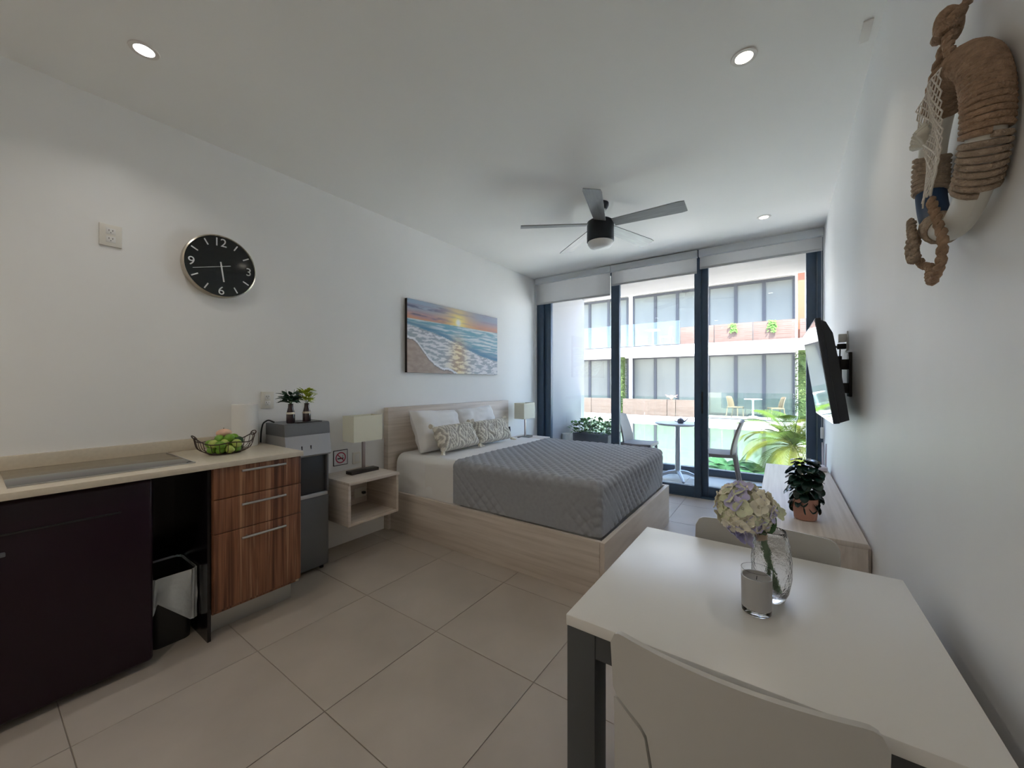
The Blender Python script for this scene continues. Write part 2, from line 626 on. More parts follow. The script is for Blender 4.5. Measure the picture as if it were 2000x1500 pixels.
w1 = window('window_1', 0.115, 1.18, 0.10, 0.056, 4.86)
w2 = window('window_2', 1.126, 2.17, 0.108, 0.066, 4.80)
w3 = window('window_3', 2.105, 3.20, 0.131, 0.082, 4.86)
part(MB().box((2.17, 4.818, 0.95), (2.186, 4.829, 1.20), 0.003), 'pull_handle', 'black', w3)
j1 = struct(MB().box((0.002, 4.80, 0.0), (0.112, 4.91, H - 0.002), 0.004), 'trim_1', 'alu_dark')
j2 = struct(MB().box((3.203, 4.80, 0.0), (3.248, 4.91, H - 0.002), 0.004), 'trim_2', 'alu_dark')
struct(MB().box((0.112, 4.765, 0.0005), (3.203, 4.92, 0.010), 0.003), 'trim_3', 'alu_dark')
struct(MB().box((0.02, 4.725, H - 0.014), (3.248, 4.765, H - 0.001), 0.002), 'trim_4', 'alu_dark')


# balcony shell (in the shade of the slab above)
bf = struct(MB().box((-0.2, 4.92, -0.30), (3.50, 6.40, -0.034)), 'floor_balcony', 'grout')
tile_field(bf, 0.06, 3.32, 4.93, 6.12, 0.06, 4.93, 0.6, 'balcony_tile', -0.03)
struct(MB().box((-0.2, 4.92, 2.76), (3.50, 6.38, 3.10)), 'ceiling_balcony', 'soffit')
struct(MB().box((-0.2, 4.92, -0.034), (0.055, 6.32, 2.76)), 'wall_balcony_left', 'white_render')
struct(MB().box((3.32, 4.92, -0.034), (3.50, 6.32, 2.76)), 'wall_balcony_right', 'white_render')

# ================================================================== LARGE FURNITURE
# ---- bed
bed = thing('bed_frame', 'pale oak platform bed frame with headboard against the left wall', 'bed', (1.0, 3.0, 0))
part(MB().box((0.002, 2.165, 0.0), (0.062, 4.0, 1.08), 0.002), 'headboard', 'oak', bed)
part(MB().box((0.064, 2.19, 0.0), (2.02, 2.22, 0.345), 0.002), 'side_rail', 'oak', bed)
part(MB().box((0.064, 3.77, 0.0), (2.02, 3.80, 0.345), 0.002), 'side_rail', 'oak', bed)
part(MB().box((2.021, 2.19, 0.0), (2.052, 3.80, 0.345), 0.002), 'footboard', 'oak_y', bed)
part(MB().box((0.064, 2.222, 0.16), (2.019, 3.768, 0.20)), 'bed_base', 'boxspring', bed)


def drape(x0, x1, y0, y1, z0, z1, r, step, disp, foot=True, out=0.0):
    """sheet lying on a block: flat top, rolled edges, hanging sides; returns list of grids"""
    xi, ya, yb = (x1 - r if foot else x1), y0 + r, y1 - r
    nx, ny = max(2, int((xi - x0) / step)), max(2, int((yb - ya) / step))
    top = [[(x0 + (xi - x0) * i / nx, ya + (yb - ya) * j / ny,
             z1 + disp(x0 + (xi - x0) * i / nx, ya + (yb - ya) * j / ny, 0, 0)) for j in range(ny + 1)] for i in range(nx + 1)]
    path = [((x0 + (xi - x0) * i / nx, ya), (0, -1), x0 + (xi - x0) * i / nx, ya) for i in range(nx + 1)]
    if foot:
        for k in range(1, 9):
            a = -PI / 2 + PI / 2 * k / 9
            path.append(((xi, ya), (math.cos(a), math.sin(a)), xi, ya))
        path += [((xi, ya + (yb - ya) * j / ny), (1, 0), xi, ya + (yb - ya) * j / ny) for j in range(ny + 1)]
        for k in range(1, 9):
            a = PI / 2 * k / 9
            path.append(((xi, yb), (math.cos(a), math.sin(a)), xi, yb))
    else:
        path2 = None
    far = [((xi - (xi - x0) * i / nx, yb), (0, 1), xi - (xi - x0) * i / nx, yb) for i in range(nx + 1)]
    groups = [path + far] if foot else [path, far]
    drop = z1 - z0
    nd = max(4, int((drop - r) / step))
    skirts = []
    for gp in groups:
        g = []
        for (p, n_, px, py) in gp:
            row = []
            for k in range(7):
                th = PI / 2 * k / 6
                s = r * th
                d = disp(px + n_[0] * s, py + n_[1] * s, s, 0)
                rr = r + d
                row.append((p[0] + n_[0] * rr * math.sin(th), p[1] + n_[1] * rr * math.sin(th), z1 - r + rr * math.cos(th)))
            for k in range(1, nd + 1):
                q = k / nd
                s = r * PI / 2 + (drop - r) * q
                d = disp(px + n_[0] * s, py + n_[1] * s, s, q)
                rr = r + d + out * q * q
                row.append((p[0] + n_[0] * rr, p[1] + n_[1] * rr, z1 - r - (drop - r) * q))
            g.append(row)
        skirts.append(g)
    return top, skirts


def wrinkle(x, y, s, q):
    a = noise.noise(Vector((x * 3, y * 3, s * 3))) * 0.010
    b = noise.noise(Vector((x * 9, y * 9, s * 9 + 4))) * 0.006
    return (a + b) * (0.5 + 1.8 * min(1, s * 6))


mt_ = thing('mattress', 'white mattress in a crumpled fitted sheet on the pale oak bed', 'mattress', (1.0, 3.0, 0.20))
part(MB().box((0.075, 2.262, 0.201), (1.965, 3.738, 0.645), 0.05, 4), 'mattress_core', 'sheet', mt_)
tp, sk = drape(0.09, 0.80, 2.238, 3.762, 0.30, 0.668, 0.07, 0.02, wrinkle, foot=False)
mb = MB().grid(tp)
for g in sk:
    mb.grid(g)
part(mb, 'fitted_sheet', 'sheet', mt_, 80)
tp, sk = drape(0.46, 0.86, 2.232, 3.768, 0.29, 0.676, 0.07, 0.03, lambda x, y, s, q: wrinkle(x, y, s, q) * 0.25, foot=False)
fs_ = MB().grid(tp)
for g in sk:
    fs_.grid(g)
single(fs_, 'folded_sheet', 'fabric_white', 'smooth white top sheet folded back over the grey quilt edge', 'sheet', (0.66, 3.0, 0.668), ang=80)

PQ = 0.085


def quilt_disp(x, y, s, q):
    f1 = abs(((x + y) / PQ) % 1 - 0.5) * 2
    f2 = abs(((x - y) / PQ) % 1 - 0.5) * 2
    d = 0.011 * (min(1, (1 - f1) * 1.8) * min(1, (1 - f2) * 1.8)) ** 0.6
    sag = noise.noise(Vector((x * 2, y * 2, s * 2))) * 0.006
    wave = 0.010 * q * math.sin(7 * x + 5 * y) if q > 0 else 0
    return d + sag + wave


tp, sk = drape(0.79, 2.004, 2.226, 3.774, 0.352, 0.683, 0.055, 0.0095, quilt_disp, True, 0.0)
mb = MB().grid(tp)
for g in sk:
    mb.grid([[(min(p[0], 2.012), min(max(p[1], 2.2245), 3.764), p[2]) for p in row] for row in g])
qo = single(mb, 'quilt', 'quilt', 'slate grey diamond-quilted coverlet over the foot of the bed', 'quilt', (1.4, 3.0, 0.35), ang=80)


def pillow(wd, ht, dp, seed, n=26, pinch=0.12):
    """local: x width, y height, z thickness"""
    mb = MB()
    for sgn in (1, -1):
        g = []
        for i in range(n + 1):
            row = []
            for j in range(n + 1):
                u, v = 2 * i / n - 1, 2 * j / n - 1
                e = ((1 - u ** 4) * (1 - v ** 4)) ** 0.5
                sx = 1 - pinch * (1 - u * u) * 0 - pinch * 0.5 * (1 - abs(v)) ** 1 * (abs(u) ** 3)
                sy = 1 - pinch * 0.5 * (1 - abs(u)) * (abs(v) ** 3)
                wr = noise.noise(Vector((u * 2.2 + seed, v * 2.2, sgn))) * 0.018 + noise.noise(Vector((u * 5 + seed, v * 5, sgn))) * 0.007
                row.append((u * wd / 2 * sx, v * ht / 2 * sy, sgn * (dp / 2 * e ** 0.75 + wr * min(1, e * 2))))
            g.append(row if sgn > 0 else row[::-1])
        mb.grid(g)
    return mb


def lean_matrix(loc, tilt, yaw=0.0, roll=0.0):
    # local x -> world +y (along the headboard), local y -> up, local z -> +x (away from the wall)
    base = Matrix(((0, 0, 1), (1, 0, 0), (0, 1, 0))).to_4x4()
    return Matrix.Translation(loc) @ Matrix.Rotation(yaw, 4, 'Z') @ Matrix.Rotation(-tilt, 4, 'Y') @ Matrix.Rotation(roll, 4, 'X') @ base


for k, (y, x, lab, yw) in enumerate([(2.60, 0.245, 'plump plain white pillow nearer the bedside lamp with the no-smoking sign', 0.06),
                                     (3.17, 0.245, 'plump white pillow on the window side of the headboard', 0.0)]):
    m_ = lean_matrix((x, y, 0.855), R(24), yw, R(-3 if k == 0 else 2))
    single(pillow(0.60, 0.40, 0.17, k * 5 + 1).xf(m_), 'pillow', 'fabric_white', lab, 'pillow', (x, y, 0.69), 'white pillows on the bed', 80)


def cushion(loc, tilt, yaw, seed, lab):
    m_ = lean_matrix(loc, tilt, yaw)
    t = thing('cushion', lab, 'cushion', (loc[0], loc[1], 0.70), 'patterned cushions on the bed')
    wd, ht = 0.50, 0.235
    mb = pillow(wd, ht, 0.13, seed, 60, 0.06)
    cols = []
    loc_v = list(mb.v)
    out = []
    for (x, y, z) in loc_v:
        u = x / wd + 0.5
        dd = abs(((u * 4 + seed * 0.37) % 1) - 0.5) * 2
        dia = abs(y) / ht * 2
        f = (dd + dia * 0.9 + 0.25 * math.sin(u * 11 + seed)) * 1.75
        st = abs((f % 1) - 0.5) * 2
        on = st > 0.52
        cols.append((0.80, 0.77, 0.68) if on else (0.47, 0.44, 0.385))
        out.append((x, y, z + (0.005 if on else 0) * (1 if z > 0 else -1)))
    mb.v = out
    mb.xf(m_)
    o = part(mb, 'cushion_cover', 'cushion_print', t, 80)
    add_color(o.data, np.array(cols))
    for sx in (-1, 1):
        for sy in (-1, 1):
            c = m_ @ Vector((sx * wd / 2 * 0.98, sy * ht / 2 * 0.98, 0.0))
            d = (m_.to_3x3() @ Vector((sx * 0.6, -0.5 if sy < 0 else 0.2, 0.3))).normalized()
            q = MB().tube([c, c + d * 0.014, c + d * 0.03, c + d * 0.06 + Vector((0, 0, -0.012))], [0.006, 0.018, 0.015, 0.022], 8)
            q.v = [(a, b, max(z, 0.689)) for a, b, z in q.v]
            part(q, 'tassel', 'tassel', t)
    return t


cushion((0.46, 2.62, 0.808), R(30), 0.05, 1.0, 'cream and beige tufted cushion with tassels, nearer the nightstand lamp')
cushion((0.45, 3.15, 0.806), R(32), -0.03, 2.7, 'cream and beige tufted cushion with tassels, nearer the window')

# ---- dining table
tb = thing('dining_table', 'square white-topped table with dark grey legs by the right wall', 'table', (2.84, 1.165, 0))
part(MB().box((2.49, 0.826, 0.724), (3.19, 1.506, 0.75), 0.0025), 'tabletop', 'table_white', tb)
for x in (2.492, 3.118):
    for y in (0.828, 1.434):
        part(MB().box((x, y, 0), (x + 0.07, y + 0.07, 0.7235), 0.002), 'leg', 'table_leg', tb)
part(MB().box((2.562, 0.832, 0.668), (3.118, 0.862, 0.7235)), 'apron', 'table_leg', tb)
part(MB().box((2.562, 1.470, 0.668), (3.118, 1.500, 0.7235)), 'apron', 'table_leg', tb)
part(MB().box((2.496, 0.898, 0.668), (2.526, 1.434, 0.7235)), 'apron', 'table_leg', tb)
part(MB().box((3.154, 0.898, 0.668), (3.184, 1.434, 0.7235)), 'apron', 'table_leg', tb)


# ---- white moulded chair, faces +y, backrest at local y = -0.2
def back_y(x, z):
    return -0.243 + 0.034 * (x / 0.205) ** 2 - 0.05 * max(0, (z - 0.45)) / 0.35 + 0.045


def make_chair(lab):
    t = thing('dining_chair', lab, 'chair', (0, 0, 0), 'white chairs at the table')
    g = []
    n_ = 40
    for i in range(n_ + 1):
        s = 2 * i / n_ - 1
        row = []
        for j in range(26):
            z = 0.44 + 0.362 * j / 25
            if z > 0.662:
                hw = 0.206
            elif z > 0.622:
                hw = 0.136 + (z - 0.622) / 0.04 * 0.07
            else:
                hw = 0.112 + (z - 0.44) / 0.182 * 0.024
            e = max(0, abs(s) - 0.86) / 0.14
            top = 0.802 - 0.030 * (1 - math.sqrt(max(0, 1 - e * e)))
            zz = z if z < 0.70 else 0.70 + (z - 0.70) * (top - 0.70) / 0.102
            row.append((s * hw, back_y(s * hw, zz), zz))
        g.append(row)
    part(MB().shell(g, 0.010), 'backrest', 'chair_white', t, 50)
    for sg in (-1, 1):
        g = []
        for i in range(9):
            row = []
            for j in range(20):
                z = 0.44 + 0.212 * j / 19
                if z > 0.614:
                    inn = 0.140 + (z - 0.614) / 0.038 * 0.058
                else:
                    inn = 0.118 + (z - 0.44) / 0.174 * 0.022
                outr = 0.214 - 0.010 * (z - 0.44) / 0.21
                x = sg * (inn + (outr - inn) * i / 8)
                row.append((x, back_y(x, z) - 0.001, z))
            g.append(row)
        part(MB().shell(g, 0.012), 'back_support', 'chair_white', t, 50)
    g = []
    for i in range(21):
        s = 2 * i / 20 - 1
        row = []
        for j in range(21):
            q = j / 20
            y = -0.225 + 0.40 * q
            hw = 0.20 + 0.015 * q
            z = 0.452 + 0.012 * s * s - 0.010 * math.sin(PI * q) + (0.0 if q < 0.85 else -0.035 * ((q - 0.85) / 0.15) ** 2)
            row.append((s * hw, y, z))
        g.append(row)
    part(MB().shell(g, 0.014), 'seat', 'chair_white', t, 50)
    for sx in (-1, 1):
        part(MB().tube([(sx * 0.195, -0.20, 0.46), (sx * 0.205, -0.225, 0.25), (sx * 0.215, -0.262, 0.0)], [0.019, 0.016, 0.013], 10), 'leg', 'chair_white', t)
        part(MB().tube([(sx * 0.185, 0.135, 0.445), (sx * 0.200, 0.150, 0.22), (sx * 0.210, 0.165, 0.0)], [0.018, 0.015, 0.012], 10), 'leg', 'chair_white', t)
    return t


ch = make_chair('white moulded plastic chair in the foreground, its back to the camera')
ch.location = (2.832, 0.975, 0)
c2 = copy_tree(ch)
c2['label'] = 'white moulded plastic chair on the far side of the table'
c2.location = (2.856, 1.362, 0)
c2.rotation_euler.z = PI

# ---- console under the television
co = thing('wall_console', 'pale wood console bench along the right wall under the television', 'console', (3.02, 3.27, 0.26))
part(MB().box((2.80, 2.345, 0.545), (3.234, 4.20, 0.57), 0.002), 'top', 'console', co)
part(MB().box((2.80, 2.345, 0.26), (3.234, 2.370, 0.5445), 0.001), 'end_panel', 'console', co)
part(MB().box((2.80, 4.175, 0.26), (3.234, 4.20, 0.5445), 0.001), 'end_panel', 'console', co)
part(MB().box((2.82, 2.371, 0.26), (3.234, 4.174, 0.285), 0.001), 'bottom_panel', 'console', co)
part(MB().box((3.216, 2.371, 0.2855), (3.248, 4.174, 0.5445), 0.001), 'back_panel', 'console', co)
for k in range(3):
    y0 = 2.373 + k * 0.601
    part(MB().box((2.801, y0, 0.263), (2.819, y0 + 0.597, 0.542), 0.001), 'drawer', 'console', co)


# ---- kitchen run
wt = thing('worktop', 'cream stone worktop with low upstand along the left wall', 'worktop', (0.3, 0.3, 0.87))
part(MB().box((0.002, -0.52, 0.872), (0.607, 1.156, 0.90), 0.002), 'slab', 'worktop', wt)
part(MB().box((0.002, -0.52, 0.9005), (0.020, 1.156, 0.966), 0.002), 'upstand', 'worktop', wt)
part(MB().box((0.03, -0.515, 0.0), (0.58, -0.49, 0.8715)), 'end_support', 'worktop', wt)

ck = thing('cooktop', 'flush dark glass cooktop set in the cream worktop', 'cooktop', (0.28, 0.38, 0.9))
part(MB().box((0.055, 0.10, 0.9005), (0.505, 0.668, 0.905), 0.0015), 'glass_plate', 'cooktop', ck)
part(MB().box((0.505, 0.10, 0.9005), (0.511, 0.668, 0.9056)), 'steel_edge', 'steel', ck)
part(MB().box((0.055, 0.668, 0.9005), (0.511, 0.673, 0.9056)), 'steel_edge', 'steel', ck)

fr = thing('mini_fridge', 'dark plum-black mini fridge under the worktop', 'fridge', (0.28, 0.24, 0))
part(MB().box((0.03, -0.045, 0.012), (0.49, 0.505, 0.862), 0.012, 3), 'body', 'plum_black', fr)
dr_ = part(MB().box((0.493, -0.048, 0.03), (0.552, 0.508, 0.860), 0.018, 4), 'door', 'plum_black', fr)
part(MB().box((0.5525, -0.02, 0.735), (0.560, 0.40, 0.741), 0.001), 'door_groove', 'black', dr_)
part(MB().box((0.5525, 0.035, 0.66), (0.572, 0.095, 0.674), 0.003), 'handle', 'disp_grey', dr_)
for x, y in ((0.07, 0.0), (0.07, 0.46), (0.46, 0.0), (0.46, 0.46)):
    part(MB().lathe([(0.016, 0), (0.016, 0.012)], (x, y, 0), 10), 'foot', 'black', fr)

cb = thing('drawer_cabinet', 'zebra-grain brown three-drawer base cabinet under the worktop end', 'cabinet', (0.3, 0.94, 0))
part(MB().box((0.03, 0.724, 0.13), (0.566, 0.742, 0.871)), 'side_panel', 'zebra', cb)
part(MB().box((0.03, 1.130, 0.13), (0.566, 1.148, 0.871)), 'side_panel', 'worktop', cb)
part(MB().box((0.03, 0.742, 0.13), (0.566, 1.130, 0.148)), 'bottom_panel', 'zebra', cb)
part(MB().box((0.03, 0.742, 0.148), (0.045, 1.130, 0.871)), 'back_panel', 'zebra', cb)
part(MB().box((0.455, 0.724, 0.0), (0.470, 1.148, 0.1295)), 'toe_kick', 'toe_kick', cb)
part(MB().box((0.03, 1.134, 0.0), (0.4545, 1.148, 0.1295)), 'toe_kick', 'toe_kick', cb)
part(MB().box((0.03, 0.724, 0.0), (0.4545, 0.738, 0.1295)), 'toe_kick', 'toe_kick', cb)
for z0, z1, hz_ in ((0.712, 0.869, 0.843), (0.538, 0.709, 0.667), (0.150, 0.535, 0.492)):
    d = part(MB().box((0.5665, 0.724, z0), (0.588, 1.150, z1), 0.004, 3), 'drawer', 'zebra', cb)
    hb = MB().tube([(0.612, 0.838, hz_), (0.612, 1.056, hz_)], 0.0065, 10)
    for y in (0.868, 1.026):
        hb.tube([(0.5885, y, hz_), (0.612, y, hz_)], 0.005, 8)
    part(hb, 'handle', 'steel', d)

pn = thing('niche_panel', 'glossy black panel lining the gap beside the drawer cabinet', 'panel', (0.1, 0.62, 0))
part(MB().box((0.03, 0.511, 0.0), (0.05, 0.721, 0.871)), 'back_panel', 'black_gloss', pn)
part(MB().box((0.0505, 0.706, 0.0), (0.56, 0.721, 0.871)), 'side_panel', 'black_gloss', pn)

bn = thing('waste_bin', 'black waste bin with white bag in the gap beside the fridge', 'bin', (0.32, 0.61, 0))


def rect_ring(cx, cy, hx_, hy_, r, n=12):
    pts = []
    for q, (sx, sy) in enumerate(((1, 1), (-1, 1), (-1, -1), (1, -1))):
        for k in range(n):
            a = PI / 2 * q + PI / 2 * k / (n - 1)
            pts.append((cx + sx * (hx_ - r) + r * math.cos(a), cy + sy * (hy_ - r) + r * math.sin(a)))
    return pts


g = []
for z, s in ((0.0, 0.86), (0.18, 0.93), (0.345, 1.0)):
    g.append([(a, b, z) for a, b in rect_ring(0.31, 0.607, 0.125 * s, 0.085 * s, 0.03)])
gT = [[g[i][j] for i in range(3)] for j in range(len(g[0]))]
part(MB().shell(gT, 0.004, True).box((0.21, 0.54, 0.002), (0.41, 0.674, 0.006)), 'bin_body', 'black', bn)
g = []
rr_ = rect_ring(0.31, 0.607, 0.131, 0.090, 0.032)
for k, (a, b) in enumerate(rr_):
    row = []
    dirv = Vector((a - 0.31, b - 0.607, 0)).normalized()
    hem = 0.205 + 0.03 * math.sin(k * 0.7)
    if a > 0.36 and b > 0.61:
        hem = 0.10
    for j in range(9):
        q = j / 8
        wv = 0.006 + 0.010 * q * (0.6 + noise.noise(Vector((k * 0.35, q * 2, 0)))) + 0.004 * math.sin(k * 1.7 + q * 4)
        p = Vector((a, b, 0)) + dirv * wv
        row.append((min(p.x, 0.47), min(max(p.y, 0.512), 0.702), 0.352 - (0.352 - hem) * q))
    g.append(row)
part(MB().shell(g, 0.0015, True), 'bin_bag', 'bag', bn, 80, label='white plastic bag folded over the rim')

# ---- water dispenser
wd = thing('water_dispenser', 'grey and silver water dispenser standing beside the drawer cabinet', 'water dispenser', (0.16, 1.345, 0))
X0, X1, Y0, Y1 = 0.03, 0.285, 1.196, 1.490
part(MB().box((X0, Y0, 0.02), (X1 - 0.012, Y1, 0.80), 0.012, 3), 'body', 'disp_grey', wd)
part(MB().box((X1 - 0.011, Y0 + 0.004, 0.035), (X1 + 0.012, Y1 - 0.004, 0.52), 0.006, 3), 'lower_door', 'disp_grey', wd)
part(MB().box((X1 - 0.0115, Y0 + 0.01, 0.525), (X1 - 0.004, Y1 - 0.01, 0.80), 0.002), 'recess', 'disp_dark', wd)
part(MB().box((X1 - 0.0035, Y0 + 0.016, 0.522), (X1 + 0.022, Y1 - 0.016, 0.545), 0.004), 'drip_tray', 'disp_silver', wd)
hp = [(X0, 0.803), (X1 + 0.02, 0.803), (X1 + 0.035, 0.815), (X1 + 0.012, 0.945), (X1 + 0.012, 0.949), (X0, 0.949)]
part(MB().prism([(a, b) for a, b in hp], Y0 - 0.003, Y1 + 0.003, 'y'), 'dispensing_head', 'disp_silver', wd)
hp = [(X0, 0.950), (X1 + 0.013, 0.950), (X1 + 0.006, 1.018), (X1 - 0.004, 1.030), (X0, 1.030)]
part(MB().prism(hp, Y0 - 0.004, Y1 + 0.004, 'y'), 'top_cover', 'disp_grey', wd)
part(MB().box((X1 - 0.055, Y0 + 0.09, 1.0305), (X1 - 0.006, Y1 - 0.04, 1.036), 0.002), 'control_strip', 'black', wd)
for y in (1.29, 1.35):
    part(MB().box((X1 + 0.0225, y, 0.83), (X1 + 0.028, y + 0.008, 0.88), 0.002), 'lever_slot', 'black', wd)
for y in (Y0 + 0.0, Y1 - 0.02):
    part(MB().box((X1 - 0.02, y, 0.545), (X1 + 0.016, y + 0.014, 0.80), 0.003), 'cheek', 'disp_grey', wd)
for x, y in ((0.06, 1.22), (0.06, 1.46), (0.25, 1.22), (0.25, 1.46)):
    part(MB().lathe([(0.014, 0), (0.014, 0.02)], (x, y, 0), 10), 'foot', 'black', wd)
part(MB().tube(smooth([(0.10, Y0 + 0.02, 1.033), (0.08, Y0 - 0.01, 1.052), (0.055, Y0 - 0.032, 1.03), (0.04, Y0 - 0.036, 0.98), (0.024, Y0 - 0.034, 0.90), (0.02, Y0 - 0.033, 0.5)], 6, 4), 0.005, 8), 'power_cord', 'cable', wd)


# ---- nightstands and lamps
def nightstand(y0, lab):
    t = thing('nightstand', lab, 'nightstand', (0.2, y0 + 0.21, 0.275), 'floating nightstands')
    y1 = y0 + 0.435
    part(MB().box((0.002, y0, 0.570), (0.412, y1, 0.590), 0.001), 'top', 'oak_y', t)
    part(MB().box((0.002, y0, 0.275), (0.40, y0 + 0.020, 0.5695), 0.001), 'side_panel', 'oak', t)
    part(MB().box((0.002, y1 - 0.020, 0.275), (0.40, y1, 0.5695), 0.001), 'side_panel', 'oak', t)
    part(MB().box((0.002, y0 + 0.0205, 0.275), (0.40, y1 - 0.0205, 0.295), 0.001), 'bottom_panel', 'oak_y', t)
    part(MB().box((0.002, y0 + 0.0205, 0.2955), (0.016, y1 - 0.0205, 0.5695), 0.001), 'back_panel', 'oak', t)
    return t


nightstand(1.572, 'floating pale wood nightstand between the water dispenser and the bed')
nightstand(4.02, 'floating pale wood nightstand between the bed and the window')
sk_ = thing('wall_socket', 'cream socket plate with black plug inside the near nightstand', 'outlet', (0.016, 1.92, 0.385))
part(MB().box((0.0165, 1.862, 0.345), (0.024, 1.972, 0.425), 0.002), 'plate', 'cream_plastic', sk_)
part(MB().box((0.0245, 1.925, 0.372), (0.055, 1.95, 0.392), 0.004), 'plug', 'black', sk_)


def lamp(y, lab, dx=0.0):
    t = thing('bedside_lamp', lab, 'lamp', (0.18, y, 0.59), 'bedside lamps')
    part(MB().box((0.135 + dx, y - 0.13, 0.5902), (0.215 + dx, y + 0.115, 0.615), 0.003), 'base', 'lamp_wood', t)
    part(MB().box((0.166 + dx, y - 0.012, 0.6152), (0.182 + dx, y + 0.012, 0.86), 0.002), 'pole', 'lamp_pole', t)
    part(MB().tube([(0.174 + dx, y, 0.85), (0.174 + dx, y, 0.91)], 0.012, 10), 'bulb_holder', 'white_plastic', t)
    part(MB().ball((0.174 + dx, y, 0.945), (0.024, 0.024, 0.033)), 'bulb', 'opal', t)
    cx, hx_, hy_ = 0.165 + dx, 0.075, 0.128
    g = [[(cx + sx * hx_, y + sy * hy_, z) for z in (0.842, 1.042)] for sx, sy in ((-1, -1), (1, -1), (1, 1), (-1, 1))]
    mb = MB()
    mb.box((cx - hx_, y - hy_, 0.842), (cx - hx_ + 0.003, y + hy_, 1.042))
    mb.box((cx + hx_ - 0.003, y - hy_, 0.842), (cx + hx_, y + hy_, 1.042))
    mb.box((cx - hx_ + 0.003, y - hy_, 0.842), (cx + hx_ - 0.003, y - hy_ + 0.003, 1.042))
    mb.box((cx - hx_ + 0.003, y + hy_ - 0.003, 0.842), (cx + hx_ - 0.003, y + hy_, 1.042))
    mb.tube([(cx - hx_ + 0.003, y, 0.875), (cx + hx_ - 0.003, y, 0.875)], 0.002, 6)
    part(mb, 'lamp_shade', 'shade_cream', t)


lamp(1.845, 'bedside lamp with cream box shade beside the no-smoking sign')
lamp(4.19, 'bedside lamp with cream box shade beside the window frame', 0.02)

tp_ = thing('bedside_phone', 'small black handset on the wall beside the headboard, window side', 'phone', (0.02, 4.07, 0.66))
part(MB().box((0.002, 4.035, 0.655), (0.028, 4.105, 0.735), 0.006), 'cradle', 'white_plastic', tp_)
part(MB().tube([(0.033, 4.06, 0.665), (0.044, 4.06, 0.69), (0.033, 4.06, 0.735)], [0.013, 0.008, 0.013], 10), 'handset', 'phone_black', tp_)

# ---- television on its arm
tv = thing('television', 'flat television tilted down on a wall arm over the console', 'television', (3.10, 3.10, 1.36))
rot = Matrix.Translation((3.098, 3.09, 1.365)) @ Matrix.Rotation(R(-8.0), 4, 'Y') @ Matrix.Rotation(R(0.8), 4, 'Z')


def tvbox(lo, hi, bev=0.0):
    return MB().box(lo, hi, bev).xf(rot)


part(tvbox((-0.008, -0.485, -0.282), (0.018, 0.485, 0.282), 0.003), 'bezel', 'tv_black', tv)
part(tvbox((-0.0095, -0.477, -0.270), (-0.0082, 0.477, 0.274)), 'screen', 'screen', tv)
part(tvbox((-0.0100, -0.485, -0.282), (-0.0082, 0.485, -0.2705)), 'bezel_strip', 'tv_bezel', tv)
part(MB().prism([(0.0182, -0.279), (0.058, -0.268), (0.060, -0.06), (0.056, 0.19), (0.036, 0.255), (0.0182, 0.268)], -0.478, 0.478, 'y').xf(rot), 'back_cover', 'tv_black', tv)

tm = thing('tv_mount', 'black articulated wall bracket holding the television', 'bracket', (3.22, 3.05, 1.35))
part(MB().box((3.236, 2.96, 1.22), (3.249, 3.06, 1.48), 0.002), 'wall_plate', 'black', tm)
part(MB().box((3.198, 2.985, 1.24), (3.2355, 3.03, 1.30), 0.003), 'arm', 'black', tm)
part(MB().box((3.198, 2.985, 1.38), (3.2355, 3.03, 1.44), 0.003), 'arm', 'black', tm)
part(MB().lathe([(0.014, 1.22), (0.014, 1.46)], (3.195, 3.008, 0), 10), 'pivot', 'black', tm)
part(MB().box((-0.004, -0.012, -0.10), (0.0, 0.012, 0.13)).box((0.0, -0.10, -0.03), (0.012, 0.10, 0.10), 0.002).xf(Matrix.Translation((3.166, 3.008, 1.40)) @ Matrix.Rotation(R(-8), 4, 'Y')), 'head_plate', 'black', tm)

ob = thing('wall_outlet', 'white outlet with adapters plugged in behind the television', 'outlet', (3.245, 3.17, 1.56))
part(MB().box((3.243, 3.12, 1.50), (3.2495, 3.20, 1.62), 0.002), 'plate', 'white_plastic', ob)
part(MB().box((3.205, 3.135, 1.555), (3.2428, 3.185, 1.605), 0.004), 'adapter', 'white_plastic', ob)
part(MB().box((3.20, 3.14, 1.512), (3.2428, 3.18, 1.545), 0.004), 'plug', 'black', ob)
for k, pts in enumerate(([(3.200, 3.16, 1.53), (3.165, 3.13, 1.49), (3.16, 3.09, 1.44), (3.17, 3.07, 1.36), (3.172, 3.06, 1.32)],
                         [(3.202, 3.15, 1.52), (3.15, 3.06, 1.56), (3.125, 2.96, 1.55), (3.150, 2.92, 1.50)],
                         [(3.215, 3.16, 1.51), (3.21, 3.13, 1.42), (3.205, 3.10, 1.30), (3.22, 3.07, 1.18), (3.20, 2.93, 1.13)])):
    pp = []
    for i in range(len(pts) - 1):
        for q in range(5):
            pp.append(Vector(pts[i]).lerp(Vector(pts[i + 1]), q / 5))
    pp.append(Vector(pts[-1]))
    for _ in range(3):
        pp = [pp[0]] + [(pp[i - 1] + pp[i] * 2 + pp[i + 1]) / 4 for i in range(1, len(pp) - 1)] + [pp[-1]]
    single(MB().tube(pp, 0.0038, 7), 'tv_cable', 'cable', ['black cable dropping from the plug into the television back',
           'black cable looping from the plug up behind the television', 'black cable running down the wall below the plug'][k], 'cable', tuple(pts[-1]))

